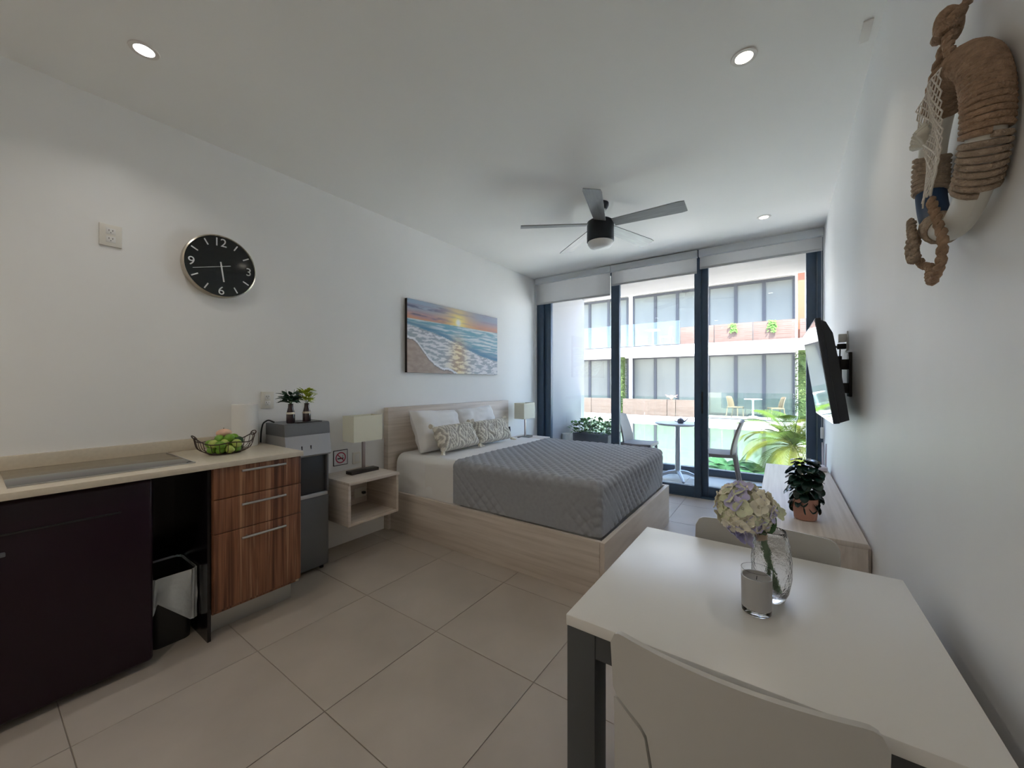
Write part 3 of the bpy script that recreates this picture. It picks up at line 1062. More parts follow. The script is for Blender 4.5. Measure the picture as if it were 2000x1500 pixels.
# ---- blinds
for k, (x0, x1, zb, lab) in enumerate(((0.055, 1.142, 2.41, 'white roller blind at the left pane, hanging lowest'),
                                       (1.162, 2.142, 2.525, 'white roller blind over the middle pane'),
                                       (2.172, 3.235, 2.565, 'white roller blind over the right pane by the wall'))):
    t = thing('roller_blind', lab, 'blind', ((x0 + x1) / 2, 4.72, zb), 'roller blinds')
    part(MB().box((x0 - 0.008, 4.668, 2.695), (x1 + 0.008, 4.724, 2.774), 0.006, 3), 'cassette', 'blind_box', t)
    part(MB().box((x0, 4.700, zb), (x1, 4.703, 2.6945)), 'fabric', 'blind', t)
    part(MB().box((x0, 4.697, zb - 0.004), (x1, 4.7065, zb + 0.020), 0.003), 'hem_bar', 'blind', t)
    if k != 1:
        xx, zl = (3.239, 0.86) if k == 2 else (0.045, 0.80)
        if k == 0:
            part(MB().tube([(0.040, 4.69, 2.69), (0.040, 4.69, 0.90)], 0.0025, 6), 'pull_cord', 'blind_box', t)
            part(MB().lathe([(0.004, 0.80), (0.011, 0.82), (0.011, 0.88), (0.004, 0.90)], (0.040, 4.69, 0), 10), 'cord_weight', 'white_plastic', t)
        else:
            part(MB().tube([(3.226, 4.66, 2.70), (3.226, 4.66, 0.88)], 0.0022, 6), 'pull_cord', 'blind_box', t)
            part(MB().tube([(3.238, 4.66, 2.70), (3.238, 4.66, 0.88)], 0.0022, 6), 'pull_cord', 'blind_box', t)
            part(MB().box((3.218, 4.648, 0.775), (3.245, 4.672, 0.88), 0.005), 'cord_weight', 'white_plastic', t)

# ---- ceiling fan
FX, FY = 1.68, 3.045
fn = thing('ceiling_fan', 'black five-blade ceiling fan with round white light', 'ceiling fan', (FX, FY, H))
part(MB().lathe([(0.068, H - 0.0005), (0.068, H - 0.02), (0.05, H - 0.055), (0.018, H - 0.065)], (FX, FY, 0), 28), 'canopy', 'fan_black', fn)
part(MB().lathe([(0.013, H - 0.06), (0.013, 2.64)], (FX, FY, 0), 12), 'downrod', 'fan_black', fn)
part(MB().lathe([(0.02, 2.655), (0.09, 2.648), (0.108, 2.635), (0.11, 2.61), (0.11, 2.475), (0.104, 2.47)], (FX, FY, 0), 40), 'motor_housing', 'fan_black', fn)
part(MB().lathe([(0.103, 2.4695), (0.101, 2.452), (0.085, 2.430), (0.05, 2.416), (0.0005, 2.412)], (FX, FY, 0), 40), 'light_bowl', 'opal', fn)
bl = MB()
g = []
for i in range(15):
    q = i / 14
    xx = 0.112 + 0.55 * q
    hw = 0.048 + 0.020 * q
    if i == 14:
        hw -= 0.008
    g.append([(xx, s * hw, 0.018 * (1 - q)) for s in (-1, -0.5, 0, 0.5, 1)])
blm = MB().shell(g, 0.007).mesh('blade', 'fan_blade')
for k in range(5):
    a = R(-1 + 72 * k)
    e = (Matrix.Rotation(a, 4, 'Z') @ Matrix.Rotation(R(-13), 4, 'X')).to_euler()
    piece(blm, 'blade', fn, (FX, FY, 2.595), e)

# ---- recessed ceiling lamps; those behind the camera are unseen, added for fill light
for k, (x, y, cool, lab) in enumerate(((0.575, 0.47, 1, 'recessed ceiling lamp above the clock side of the room, bright white'),
                                       (2.772, 2.05, 0, 'warm recessed ceiling lamp with ring above the dining table side'),
                                       (2.786, 4.13, 0, 'small warm recessed ceiling lamp near the window blinds'),
                                       (1.65, -0.55, 0, 'added unseen fill lamp in the ceiling behind the camera, nearer the camera'),
                                       (0.575, -1.5, 1, 'added unseen fill lamp in the ceiling behind the camera, left side'),
                                       (1.65, -1.9, 0, 'added unseen fill lamp in the ceiling behind the camera by the back wall'))):
    t = thing('ceiling_lamp', lab, 'ceiling lamp', (x, y, H), 'recessed ceiling lamps')
    part(MB().lathe([(0.036, H - 0.004), (0.052, H - 0.004), (0.054, H - 0.0005), (0.036, H - 0.0005), (0.036, H - 0.004)], (x, y, 0), 28, cap=False), 'trim_ring', 'lamp_ring', t)
    part(MB().lathe([(0.0355, H - 0.003), (0.0355, H - 0.0008)], (x, y, 0), 24), 'diffuser', 'lamp_glow_cool' if cool else 'lamp_glow', t)
    ld = bpy.data.lights.new('ceiling_lamp_light', 'AREA')
    ld.shape = 'DISK'
    ld.size = 0.07
    ld.energy = LAMP * (0.5, 0.45, 0.45, 1.6, 0.9, 1.7)[k]
    ld.spread = R((125, 100, 100, 150, 125, 150)[k])
    ld.color = (1, 0.95, 0.88) if cool else (1, 0.88, 0.72)
    lo = bpy.data.objects.new('ceiling_lamp_light', ld)
    C.objects.link(lo)
    lo.parent = t
    lo.location = (0, 0, -0.006)

single(MB().box((3.19, 2.13, H - 0.006), (3.222, 2.255, H - 0.0005), 0.001), 'ceiling_plate', 'lamp_ring', 'narrow beige plate on the ceiling edge by the right wall', 'plate', (3.206, 2.19, H - 0.006))

# ================================================================== WALL ITEMS
# ---- clock
CYc, CZc, CR = 0.934, 2.028, 0.193
ckk = thing('wall_clock', 'round black wall clock with silver rim and white numerals', 'clock', (0, CYc, CZc))
part(MB().lathe([(CR * 0.95, 0.001), (CR, 0.004), (CR, 0.044), (CR - 0.007, 0.048), (CR - 0.009, 0.044)], (0, CYc, CZc), 64, 'x', cap=False), 'rim', 'clock_rim', ckk)
part(MB().lathe([(CR - 0.0095, 0.036), (CR - 0.0095, 0.0405)], (0, CYc, CZc), 64, 'x'), 'face', 'clock_face', ckk)


def text_mesh(s, size, m, name):
    cu = bpy.data.curves.new('t', 'FONT')
    cu.body = s
    cu.size = size
    cu.extrude = 0.0006
    cu.align_x = 'CENTER'
    cu.align_y = 'CENTER'
    ob_ = bpy.data.objects.new('t', cu)
    C.objects.link(ob_)
    dg = bpy.context.evaluated_depsgraph_get()
    me = bpy.data.meshes.new_from_object(ob_.evaluated_get(dg))
    bpy.data.objects.remove(ob_)
    bpy.data.curves.remove(cu)
    xs = [q.co.x for q in me.vertices]
    ys = [q.co.y for q in me.vertices]
    cx, cy = (min(xs) + max(xs)) / 2, (min(ys) + max(ys)) / 2
    for q in me.vertices:
        q.co = (q.co.z, q.co.x - cx, q.co.y - cy)
    me.name = name
    me.materials.clear()
    me.materials.append(M[m])
    return me


for s, dy, dz in (('12', 0, 0.150), ('3', 0.150, 0), ('6', 0, -0.150), ('9', -0.150, 0)):
    piece(text_mesh(s, 0.072, 'clock_mark', 'numeral'), 'numeral', ckk, (0.0414, CYc + dy, CZc + dz))
tick = MB().box((-0.0006, -0.0035, -0.019), (0.0006, 0.0035, 0.019)).mesh('tick', 'clock_mark')
for k in range(12):
    if k % 3:
        a = 2 * PI * k / 12
        piece(tick, 'tick', ckk, (0.0414, CYc + 0.155 * math.sin(a), CZc + 0.155 * math.cos(a)), (-a, 0, 0))


def hand(ln, back, wd_, ang, x, nm):
    me = MB().box((x - 0.0006, -wd_ / 2, -back), (x + 0.0006, wd_ / 2, ln)).mesh(nm, 'clock_mark')
    piece(me, nm, ckk, (0, CYc, CZc), (-R(ang), 0, 0))


hand(0.095, 0.028, 0.008, 172, 0.0425, 'hour_hand')
hand(0.15, 0.05, 0.003, 254, 0.0442, 'second_hand')
part(MB().lathe([(0.006, 0.0415), (0.006, 0.0455)], (0, CYc, CZc), 16, 'x'), 'hub', 'clock_mark', ckk)


def outlet(nm, y0, y1, z0, z1, lab, slots=True):
    t = thing(nm, lab, 'outlet' if slots else 'switch', (0, (y0 + y1) / 2, (z0 + z1) / 2))
    part(MB().box((0.0005, y0, z0), (0.009, y1, z1), 0.002), 'plate', 'cream_plastic', t)
    cy, cz = (y0 + y1) / 2, (z0 + z1) / 2
    if slots:
        for dz in (0.021, -0.021):
            part(MB().box((0.0092, cy - 0.018, cz + dz - 0.016), (0.0105, cy + 0.018, cz + dz + 0.016), 0.0004), 'socket_insert', 'white_plastic', t)
            for dy in (-0.007, 0.007):
                part(MB().box((0.0106, cy + dy - 0.0012, cz + dz), (0.0110, cy + dy + 0.0012, cz + dz + 0.009)), 'slot', 'slot', t)
            part(MB().lathe([(0.0022, 0.0106), (0.0022, 0.0110)], (0, cy, cz + dz - 0.007), 8, 'x'), 'slot', 'slot', t)
    else:
        part(MB().box((0.0092, cy - 0.022, cz - 0.03), (0.0115, cy + 0.022, cz + 0.03), 0.001), 'rocker', 'white_plastic', t)


outlet('wall_outlet', 0.412, 0.497, 2.022, 2.136, 'cream double outlet high on the wall left of the clock')
outlet('wall_outlet', 1.172, 1.252, 1.124, 1.240, 'cream double outlet above the water dispenser')
outlet('light_switch', 1.858, 1.932, 0.628, 0.724, 'small cream switch plate behind the lamp pole', False)

# ---- no smoking sign
SY, SZ, SH = 1.752, 0.699, 0.062
sg = thing('no_smoking_sign', 'small square no-smoking sign with red ring beside the nightstand lamp', 'sign', (0, SY, SZ))
part(MB().box((0.0005, SY - SH, SZ - SH), (0.004, SY + SH, SZ + SH), 0.0015), 'backing', 'black', sg)
part(MB().box((0.0042, SY - SH + 0.006, SZ - SH + 0.006), (0.005, SY + SH - 0.006, SZ + SH - 0.006)), 'panel', 'sign_white', sg)
part(MB().lathe([(0.036, 0.0052), (0.044, 0.0052), (0.044, 0.0060), (0.036, 0.0060), (0.036, 0.0052)], (0, SY, SZ), 40, 'x', cap=False), 'ring', 'sign_red', sg)
part(MB().box((0.0052, -0.039, -0.0035), (0.0060, 0.039, 0.0035)).xf(Matrix.Translation((0, SY, SZ)) @ Matrix.Rotation(R(-45), 4, 'X')), 'slash', 'sign_red', sg)
part(MB().box((0.0052, SY - 0.028, SZ - 0.011), (0.0058, SY + 0.024, SZ - 0.002)).tube([(0.0055, SY + 0.020, SZ + 0.002), (0.0055, SY + 0.014, SZ + 0.010), (0.0055, SY + 0.022, SZ + 0.018)], 0.0015, 5), 'cigarette', 'black', sg)

# ---- canvas print of a beach at sunset
PY0, PY1, PZ0, PZ1 = 2.400, 3.800, 1.40, 2.10
cv = thing('canvas_print', 'wide canvas print of a beach at sunset above the bed', 'painting', (0, 3.1, 1.40))
part(MB().box((0.001, PY0, PZ0), (0.0335, PY1, PZ1), 0.001), 'stretcher', 'lamp_wood', cv)


def fbm(x, y, s=0.0):
    return noise.fractal(Vector((x, y, s)), 1.0, 2.0, 4)


def mixc(a, b, t):
    t = min(1, max(0, t))
    return tuple(a[i] + (b[i] - a[i]) * t for i in range(3))


def sm(a, b, x):
    t = min(1, max(0, (x - a) / (b - a)))
    return t * t * (3 - 2 * t)


def beach(u, v):
    hz_ = 0.735
    if v > hz_:
        q = (v - hz_) / (1 - hz_)
        c = mixc((0.62, 0.30, 0.18), (0.33, 0.36, 0.47), sm(0.0, 0.75, q))
        c = mixc(c, (0.30, 0.40, 0.52), sm(0.45, 0.0, u) * sm(0.2, 0.9, q))
        d = math.hypot((u - 0.5) * 2.0, (v - 0.79))
        c = mixc(c, (0.80, 0.55, 0.25), math.exp(-(d / 0.33) ** 2) * 0.9)
        c = mixc(c, (0.95, 0.80, 0.25), math.exp(-(d / 0.15) ** 2))
        c = mixc(c, (0.95, 0.93, 0.85), math.exp(-(d / 0.055) ** 4))
        cl = fbm(u * 4 - 1, v * 16 + 3)
        c = mixc(c, (0.10, 0.10, 0.17), sm(0.12, 0.45, cl) * sm(0.52, 0.15, u) * 0.85)
        c = mixc(c, (0.30, 0.22, 0.30), sm(0.10, 0.45, fbm(u * 3 + 9, v * 22)) * 0.4)
        return c
    edge = 0.42 - 0.98 * u + 0.05 * math.sin(u * 17) + 0.06 * fbm(u * 6, 1.5)
    if v < edge - 0.012:
        return mixc((0.36, 0.27, 0.22), (0.44, 0.34, 0.28), 0.5 + fbm(u * 20, v * 20))
    if v < edge + 0.004:
        return (0.20, 0.18, 0.18)
    if v < edge + 0.035:
        return (0.80, 0.80, 0.83)
    n1 = fbm(u * 5 + v * 2, v * 30)
    n2 = fbm(u * 14, v * 26, 3)
    c = mixc((0.16, 0.36, 0.46), (0.62, 0.70, 0.72), sm(-0.25, 0.30, n1))
    wv = 0.675 - 0.40 * u + 0.03 * math.sin(u * 6)
    band = math.exp(-((v - wv) / (0.030 + 0.05 * u)) ** 2)
    c = mixc(c, (0.05, 0.20, 0.34), band * 0.9)
    wv2 = 0.71 - 0.10 * u
    c = mixc(c, (0.10, 0.30, 0.42), math.exp(-((v - wv2) / 0.012) ** 2) * 0.8)
    if v < wv - 0.03:
        foam = sm(-0.18, 0.22, n2)
        c = mixc((0.33, 0.37, 0.42), (0.72, 0.72, 0.74), foam)
    gl = math.exp(-((u - 0.5) / (0.06 + 0.10 * (0.7 - v))) ** 2) * sm(0.72, 0.35, v)
    c = mixc(c, mixc((0.50, 0.30, 0.14), (0.90, 0.74, 0.42), sm(-0.2, 0.25, n2)), gl * 0.8)
    return c


NU, NV = 200, 100
g = []
cols = []
for i in range(NU + 1):
    row = []
    for j in range(NV + 1):
        u, v = i / NU, j / NV
        row.append((0.0345, PY0 + (PY1 - PY0) * u, PZ0 + (PZ1 - PZ0) * v))
        cols.append(beach(u, v))
    g.append(row)
o = part(MB().grid(g), 'printed_canvas', 'canvas_print', cv)
add_color(o.data, np.array(cols))

# ---- life ring decoration on the right wall
LY, LZ, LX = 1.215, 1.795, 3.214
RR, rr = 0.160, 0.025
lr = thing('life_ring', 'white and navy life ring ornament wrapped with jute rope on the right wall', 'wall ornament', (W_, LY, LZ))


def ring_pt(a, rad=0.0, phi=0.0):
    r_ = RR + (rr + rad) * math.cos(phi)
    return Vector((LX - (rr + rad) * math.sin(phi), LY + r_ * math.cos(a), LZ + r_ * math.sin(a)))


def torus_arc(a0, a1, rad, n_=40, seg=20):
    g = []
    for i in range(n_ + 1):
        a = a0 + (a1 - a0) * i / n_
        g.append([ring_pt(a, rad, 2 * PI * j / seg) for j in range(seg + 1)])
    return MB().grid(g)


part(torus_arc(0, 2 * PI, 0, 72), 'ring', 'buoy_white', lr, 60)
for a0, a1 in ((-50, -10), (12, 20)):
    part(torus_arc(R(a0), R(a1), 0.0025, 16), 'navy_band', 'navy', lr, 60)
# jute bindings: turns of rope around the tube (angle 0 = nearer the camera's side)
for a0, a1, m_ in ((-50, -18, 'jute_grey'), (158, 190, 'jute_grey'), (-16, 122, 'jute'), (230, 246, 'jute_grey')):
    turns = int((a1 - a0) / 3.6)
    pts = []
    for i in range(turns * 14 + 1):
        q = i / (turns * 14)
        a = R(a0 if False else -0) + 0
        aa = R(a0 + (a1 - a0) * q)
        # angle measured so that 0 points to -y (towards the camera)
        pts.append(ring_pt(PI - aa, 0.004, 2 * PI * turns * q))
    part(MB().tube(pts, 0.0060, 6), 'rope_binding', m_, lr, 60)


def rope(pts, r=0.008):
    """two twisted strands"""
    pp = smooth(pts, 8, 4)
    mb = MB()
    for ph in (0, PI):
        q = []
        for i, p in enumerate(pp):
            t = (pp[min(i + 1, len(pp) - 1)] - pp[max(i - 1, 0)]).normalized()
            u = t.cross(Vector((1, 0.1, 0))).normalized()
            b = t.cross(u)
            a = ph + i * 1.1
            q.append(p + (u * math.cos(a) + b * math.sin(a)) * r * 0.5)
        mb.tube(q, r * 0.72, 6)
    return mb


XO = LX - rr - 0.014
part(rope([(3.236, LY - 0.015, 2.12), (3.228, LY - 0.015, 2.09), (XO + 0.025, LY - 0.015, 2.07)], 0.008), 'hanging_rope', 'jute', lr, 60)
part(rope([(XO + 0.03, LY - 0.01, 2.055), (XO + 0.02, LY + 0.03, 2.00), (XO + 0.012, LY + 0.06, 1.95), (XO + 0.016, LY + 0.075, 1.92)], 0.0085), 'hanging_rope', 'jute', lr, 60)
part(rope([(XO + 0.03, LY - 0.02, 2.055), (XO + 0.022, LY - 0.03, 2.02), (XO + 0.022, LY - 0.045, 1.975)], 0.009), 'hanging_rope', 'jute', lr, 60)
kb = MB()
for k in range(4):
    a = k * 0.8
    c = Vector((XO + 0.028, LY - 0.012, 2.06))
    pts = [c + Vector((0.018 * math.sin(t + a), 0.024 * math.cos(t), 0.019 * math.sin(t + k * 1.3))) for t in [2 * PI * i / 20 for i in range(20)]]
    kb.tube(pts, 0.0095, 8, closed=True)
part(kb, 'knot', 'jute', lr, 60)
part(MB().tube([(3.2495, LY - 0.015, 2.118), (3.226, LY - 0.015, 2.122)], 0.005, 10), 'hook', 'white_plastic', lr)
# slack rope loops round the outside and below
part(rope([(XO + 0.02, LY + 0.16, 1.68), (XO + 0.01, LY + 0.165, 1.63), (XO + 0.02, LY + 0.13, 1.585), (XO + 0.025, LY + 0.09, 1.573), (XO + 0.015, LY + 0.055, 1.545),
           (XO + 0.01, LY + 0.02, 1.522), (XO + 0.01, LY - 0.035, 1.545), (XO + 0.01, LY - 0.055, 1.60), (XO + 0.008, LY - 0.02, 1.655), (XO + 0.003, LY - 0.005, 1.70)], 0.0085), 'slack_rope', 'jute', lr, 60)
part(rope([(XO + 0.0, LY + 0.13, 1.70), (XO - 0.006, LY + 0.10, 1.665), (XO - 0.006, LY + 0.085, 1.64), (XO, LY + 0.10, 1.60), (XO, LY + 0.13, 1.60), (XO - 0.002, LY + 0.145, 1.635), (XO, LY + 0.12, 1.665)], 0.0085), 'slack_rope', 'jute_grey', lr, 60)
# net hung across the opening
nb = MB()
NW, NH = 8, 12


def netp(i, j):
    fy = i / NW - 0.5
    fz = j / NH
    sagx = 0.03 * math.sin(PI * fz) + 0.01 * math.sin(9 * fy + 3 * fz)
    wdt = 0.15 * (1 - 0.45 * fz)
    return Vector((LX - 0.040 + sagx * 0.3, LY + 0.0 + fy * wdt + 0.01 * math.sin(7 * fz), LZ + 0.155 - 0.24 * fz - 0.02 * abs(fy)))


for i in range(NW + 1):
    for j in range(NH):
        if i < NW:
            a, b = (netp(i, j), netp(i + 1, j + 1)) if (i + j) % 2 == 0 else (netp(i + 1, j), netp(i, j + 1))
            nb.tube([a, b], 0.0017, 5)
            a, b = (netp(i + 1, j), netp(i, j + 1)) if (i + j) % 2 == 0 else (netp(i, j), netp(i + 1, j + 1))
            nb.tube([a, b], 0.0013, 5)
            nb.tube([netp(i, j), netp(i + 1, j)], 0.0012, 5) if j % 5 == 0 else None
part(nb, 'net', 'net', lr, 60)
sh = MB()
for k in range(7):
    a = R(-60 + 20 * k)
    sh.tube([(XO + 0.012, LY + 0.055, 1.845), (XO - 0.004, LY + 0.055 + 0.035 * math.sin(a), 1.845 + 0.035 * math.cos(a)), (XO + 0.006, LY + 0.055 + 0.045 * math.sin(a), 1.845 + 0.045 * math.cos(a))], [0.005, 0.010, 0.006], 8)
part(sh, 'scallop_shell', 'shell', lr, 60)

# ================================================================== SMALL THINGS, KITCHEN SIDE
# paper towel
pt_ = thing('paper_towel', 'white paper towel roll standing on the worktop by the wall', 'paper roll', (0.095, 1.043, 0.90))
part(MB().lathe([(0.020, 0.9005), (0.070, 0.9005), (0.071, 0.91), (0.071, 1.155), (0.070, 1.163), (0.020, 1.163), (0.020, 0.9005)], (0.095, 1.043, 0), 36, cap=False), 'roll', 'paper', pt_)
part(MB().lathe([(0.0195, 0.901), (0.0195, 1.160), (0.017, 1.160), (0.017, 0.901), (0.0195, 0.901)], (0.095, 1.043, 0), 20, cap=False), 'core', 'oak', pt_)

# wire fruit basket
BX, BY = 0.32, 0.862
bk = thing('fruit_basket', 'brown wire fruit basket on the worktop end', 'basket', (BX, BY, 0.90))


def rim_pt(a):
    zz = 0.962 + 0.030 * abs(math.cos(a)) ** 2 + 0.010 * math.cos(4 * a)
    return Vector((BX + 0.105 * math.cos(a + PI / 2), BY + 0.142 * math.sin(a + PI / 2), zz))


part(MB().tube([rim_pt(2 * PI * i / 60) for i in range(60)], 0.0030, 7, closed=True), 'rim_wire', 'wire', bk)
part(MB().tube([(BX + 0.055 * math.cos(2 * PI * i / 40), BY + 0.075 * math.sin(2 * PI * i / 40), 0.9045) for i in range(40)], 0.0030, 7, closed=True), 'base_wire', 'wire', bk)
part(MB().lathe([(0.0005, 0.9012), (1.0, 0.9012), (1.0, 0.9032), (0.0005, 0.9032)], (0, 0, 0), 30).xf(Matrix.Translation((BX, BY, 0)) @ Matrix.Diagonal((0.052, 0.072, 1, 1))), 'base_plate', 'wire', bk)
for k in range(22):
    a = 2 * PI * k / 22
    t_ = rim_pt(a)
    b_ = Vector((BX + 0.055 * math.cos(a + PI / 2), BY + 0.075 * math.sin(a + PI / 2), 0.9045))
    mid = (t_ + b_) / 2 + Vector((0.016 * math.cos(a + PI / 2), 0.022 * math.sin(a + PI / 2), -0.014))
    part(MB().tube(smooth([b_, mid, t_], 4, 2), 0.0017, 5), 'wire', 'wire', bk)
for sg_ in (-1, 1):
    c = Vector((BX, BY + sg_ * 0.142, 1.008))
    part(MB().tube([c + Vector((0.030 * math.cos(t), sg_ * 0.008 * math.sin(t), 0.012 * math.sin(t) - 0.004)) for t in [2 * PI * i / 24 for i in range(24)]], 0.003, 7, closed=True), 'handle', 'wire', bk)

FR = [(0.318, 0.800, 0.928, 'lime', 0), (0.350, 0.830, 0.926, 'lime', 0), (0.365, 0.868, 0.926, 'pale_lime', 1), (0.350, 0.905, 0.927, 'lime', 0), (0.314, 0.925, 0.929, 'avocado', 2),
      (0.280, 0.900, 0.927, 'lime', 0), (0.272, 0.852, 0.927, 'lime', 0), (0.318, 0.862, 0.925, 'lime', 0),
      (0.345, 0.850, 0.962, 'pale_lime', 1), (0.335, 0.890, 0.962, 'lime', 0), (0.300, 0.830, 0.962, 'pale_lime', 1), (0.325, 0.925, 0.966, 'avocado', 2), (0.292, 0.880, 0.963, 'lime', 0),
      (0.305, 0.795, 0.960, 'lime', 0), (0.340, 0.800, 0.962, 'pale_lime', 1), (0.312, 0.905, 0.985, 'lime', 0), (0.345, 0.872, 0.988, 'lime', 0), (0.325, 0.832, 0.985, 'lime', 0),
      (0.375, 0.900, 0.958, 'pale_lime', 1), (0.370, 0.822, 0.956, 'lime', 0)]
fn_ = {0: 'lime', 1: 'pale_lime', 2: 'avocado'}
fl_ = {0: 'glossy green lime heaped in the wire basket', 1: 'pale yellow-green lime heaped in the wire basket', 2: 'dark green avocado at the right of the wire basket'}
for k, (x, y, z, m_, kd) in enumerate(FR):
    r_ = 0.0235 if kd < 2 else 0.025
    mb = MB()
    mb.ball((0, 0, 0), (r_, r_ * 1.12, r_ * 0.95), 14, 10)
    mb.tube([(0, r_ * 1.08, 0), (0, r_ * 1.24, 0)], [0.006, 0.002], 6)
    mb.xf(Matrix.Translation((x, y, z)) @ Euler((random.uniform(-1, 1), random.uniform(-1, 1), random.uniform(0, 6))).to_matrix().to_4x4())
    single(mb, fn_[kd], m_, fl_[kd], 'fruit', (x, y, z - r_), ['green limes in the basket', 'pale limes in the basket', 'avocados in the basket'][kd])
pc = thing('peach', 'pinkish orange peach on top of the limes', 'fruit', (0.300, 0.862, 0.990))
part(MB().ball((0.300, 0.862, 1.014), (0.032, 0.038, 0.024), 20, 14), 'flesh', 'peach', pc)
part(MB().tube([(0.300, 0.862, 1.036), (0.302, 0.860, 1.044)], 0.002, 6), 'stem', 'bark', pc)

# bottles with sprigs on the dispenser
lfd = leaf_mesh('leaf', 'leaf_dark', 0.050, 0.024, 0.3)
lfl = leaf_mesh('leaf', 'leaf_lime', 0.036, 0.024, 0.2)
for k, (x, y, h, lm, lab, nn, spread) in enumerate(((0.205, 1.272, 1.0305, lfd, 'small brown bottle with dark green leaves on the dispenser', 60, 0.048),
                                                    (0.215, 1.374, 1.0305, lfl, 'small brown bottle with lime green sprigs on the dispenser', 62, 0.052))):
    t = thing('bottle_vase', lab, 'vase', (x, y, h), 'bottle vases on the dispenser')
    part(MB().lathe([(0.024, h), (0.026, h + 0.004), (0.026, h + 0.055), (0.023, h + 0.075), (0.016, h + 0.105), (0.015, h + 0.125), (0.017, h + 0.130), (0.013, h + 0.130), (0.012, h + 0.11)], (x, y, 0), 24), 'bottle', 'bottle_brown', t)
    part(MB().lathe([(0.0265, h + 0.060), (0.0252, h + 0.073)], (x, y, 0), 24, cap=False), 'label_band', 'tag_cream', t)
    for q in range(7):
        a = 2 * PI * q / 7 + k
        part(MB().tube(smooth([(x, y, h + 0.09), (x + 0.006 * math.cos(a), y + 0.006 * math.sin(a), h + 0.135), (x + spread * 0.6 * math.cos(a), y + spread * 0.6 * math.sin(a), h + 0.185 + 0.02 * (q % 3))], 4, 2), 0.0014, 5), 'stem', 'stem_green', t)
    for q in range(nn):
        a = random.uniform(0, 2 * PI)
        rr_2 = random.uniform(0.2, 1.0) * spread
        zz = h + 0.128 + rr_2 * 0.5 + random.uniform(0, 0.055 if k == 0 else 0.085) * (1.15 - 0.4 * rr_2 / spread)
        piece(lm, 'leaf', t, (x + rr_2 * 0.8 * math.cos(a), y + rr_2 * 0.8 * math.sin(a), zz), (random.uniform(-0.5, 0.5), random.uniform(-1.0, 0.1), a + random.uniform(-0.5, 0.5)))

# ================================================================== SMALL THINGS, TABLE SIDE
VX, VY = 2.890, 1.183
vs = single(MB().lathe([(0.0005, 0.7505), (0.026, 0.7505), (0.029, 0.753), (0.038, 0.775), (0.044, 0.81), (0.0445, 0.85), (0.040, 0.895), (0.034, 0.918), (0.031, 0.926),
                        (0.029, 0.924), (0.032, 0.915), (0.0375, 0.893), (0.042, 0.85), (0.0415, 0.81), (0.0355, 0.777), (0.026, 0.765), (0.0005, 0.764)], (VX, VY, 0), 48),
            'glass_vase', 'crackle_glass', 'clear crackled glass vase on the white table', 'vase', (VX, VY, 0.7505), ang=80)

hd = thing('hydrangea_bouquet', 'cream and lilac artificial hydrangea leaning in the glass vase', 'flowers', (VX, VY, 0.77))
top = Vector((2.845, 1.170, 0.945))
for k, (b, m_) in enumerate((((2.900, 1.190, 0.768), 'stem_green'), ((2.908, 1.175, 0.770), 'stem_green'), ((2.885, 1.195, 0.770), 'stem_green'))):
    part(MB().tube(smooth([b, (2.878 + 0.004 * k, 1.183 - 0.003 * k, 0.86), (2.866 + 0.003 * k, 1.18, 0.915), top], 6, 3), 0.0058, 8), 'stem', m_, hd)
part(MB().lathe([(0.0125, -0.008), (0.0135, 0), (0.0125, 0.008)], (0, 0, 0), 16, cap=False).xf(Matrix.Translation((2.868, 1.181, 0.905)) @ Matrix.Rotation(R(-18), 4, 'Y')), 'twine_wrap', 'twine', hd)


def floret_mesh(m_):
    mb = MB()
    for k in range(4):
        a = PI / 2 * k
        g = []
        for i in range(5):
            q = i / 4
            rad = 0.003 + 0.019 * q
            hw = 0.0115 * math.sin(PI * (0.15 + 0.72 * q))
            row = []
            for s in (-1, 0, 1):
                px, py = rad * (1 - 0.06 * abs(s)), s * hw
                row.append((px * math.cos(a) - py * math.sin(a), px * math.sin(a) + py * math.cos(a), 0.006 * q * q + 0.003 * s * s * q - 0.004 * q))
            g.append(row)
        mb.shell(g, 0.0008)
    mb.ball((0, 0, 0.001), 0.0022, 6, 4)
    return mb.mesh('floret', m_)


fm = [floret_mesh(x) for x in ('petal_cream', 'petal_lilac', 'petal_green')]
HC = Vector((2.832, 1.178, 0.972))
NF = 95
for k in range(NF):
    z = 1 - 2 * (k + 0.5) / NF
    if z < -0.80:
        continue
    a = k * 2.39996
    d = Vector((math.sqrt(1 - z * z) * math.cos(a), math.sqrt(1 - z * z) * math.sin(a), z))
    p = HC + Vector((d.x * 0.062, d.y * 0.060, d.z * 0.060)) * random.uniform(0.86, 1.08)
    nn_ = noise.noise(d * 2.3 + Vector((3, 1, 0)))
    kd = 1 if nn_ > 0.25 else (2 if nn_ < -0.22 else 0)
    e = d.to_track_quat('Z', 'Y').to_euler()
    e.rotate_axis('Z', random.uniform(0, 3))
    piece(fm[kd], 'floret', hd, p, e, (1.05,) * 3)
for p, kd in (((2.885, 1.20, 0.955), 0), ((2.905, 1.205, 0.968), 2), ((2.822, 1.15, 0.905), 1), ((2.842, 1.148, 0.903), 1), ((2.806, 1.152, 0.912), 1)):
    piece(fm[kd], 'floret', hd, p, (random.uniform(0.6, 1.5), random.uniform(-0.4, 0.4), random.uniform(0, 3)))
lv = leaf_mesh('leaf', 'stem_green', 0.075, 0.042, 0.25, 6)
piece(lv, 'leaf', hd, (2.866, 1.178, 0.918), (0.9, -1.15, R(15)))
piece(lv, 'leaf', hd, (2.868, 1.182, 0.918), (-0.9, -1.0, R(60)))
piece(leaf_mesh('leaf', 'leaf_lime', 0.05, 0.02, 0.2, 5), 'leaf', hd, (2.858, 1.165, 0.915), (0.3, -0.6, R(200)))

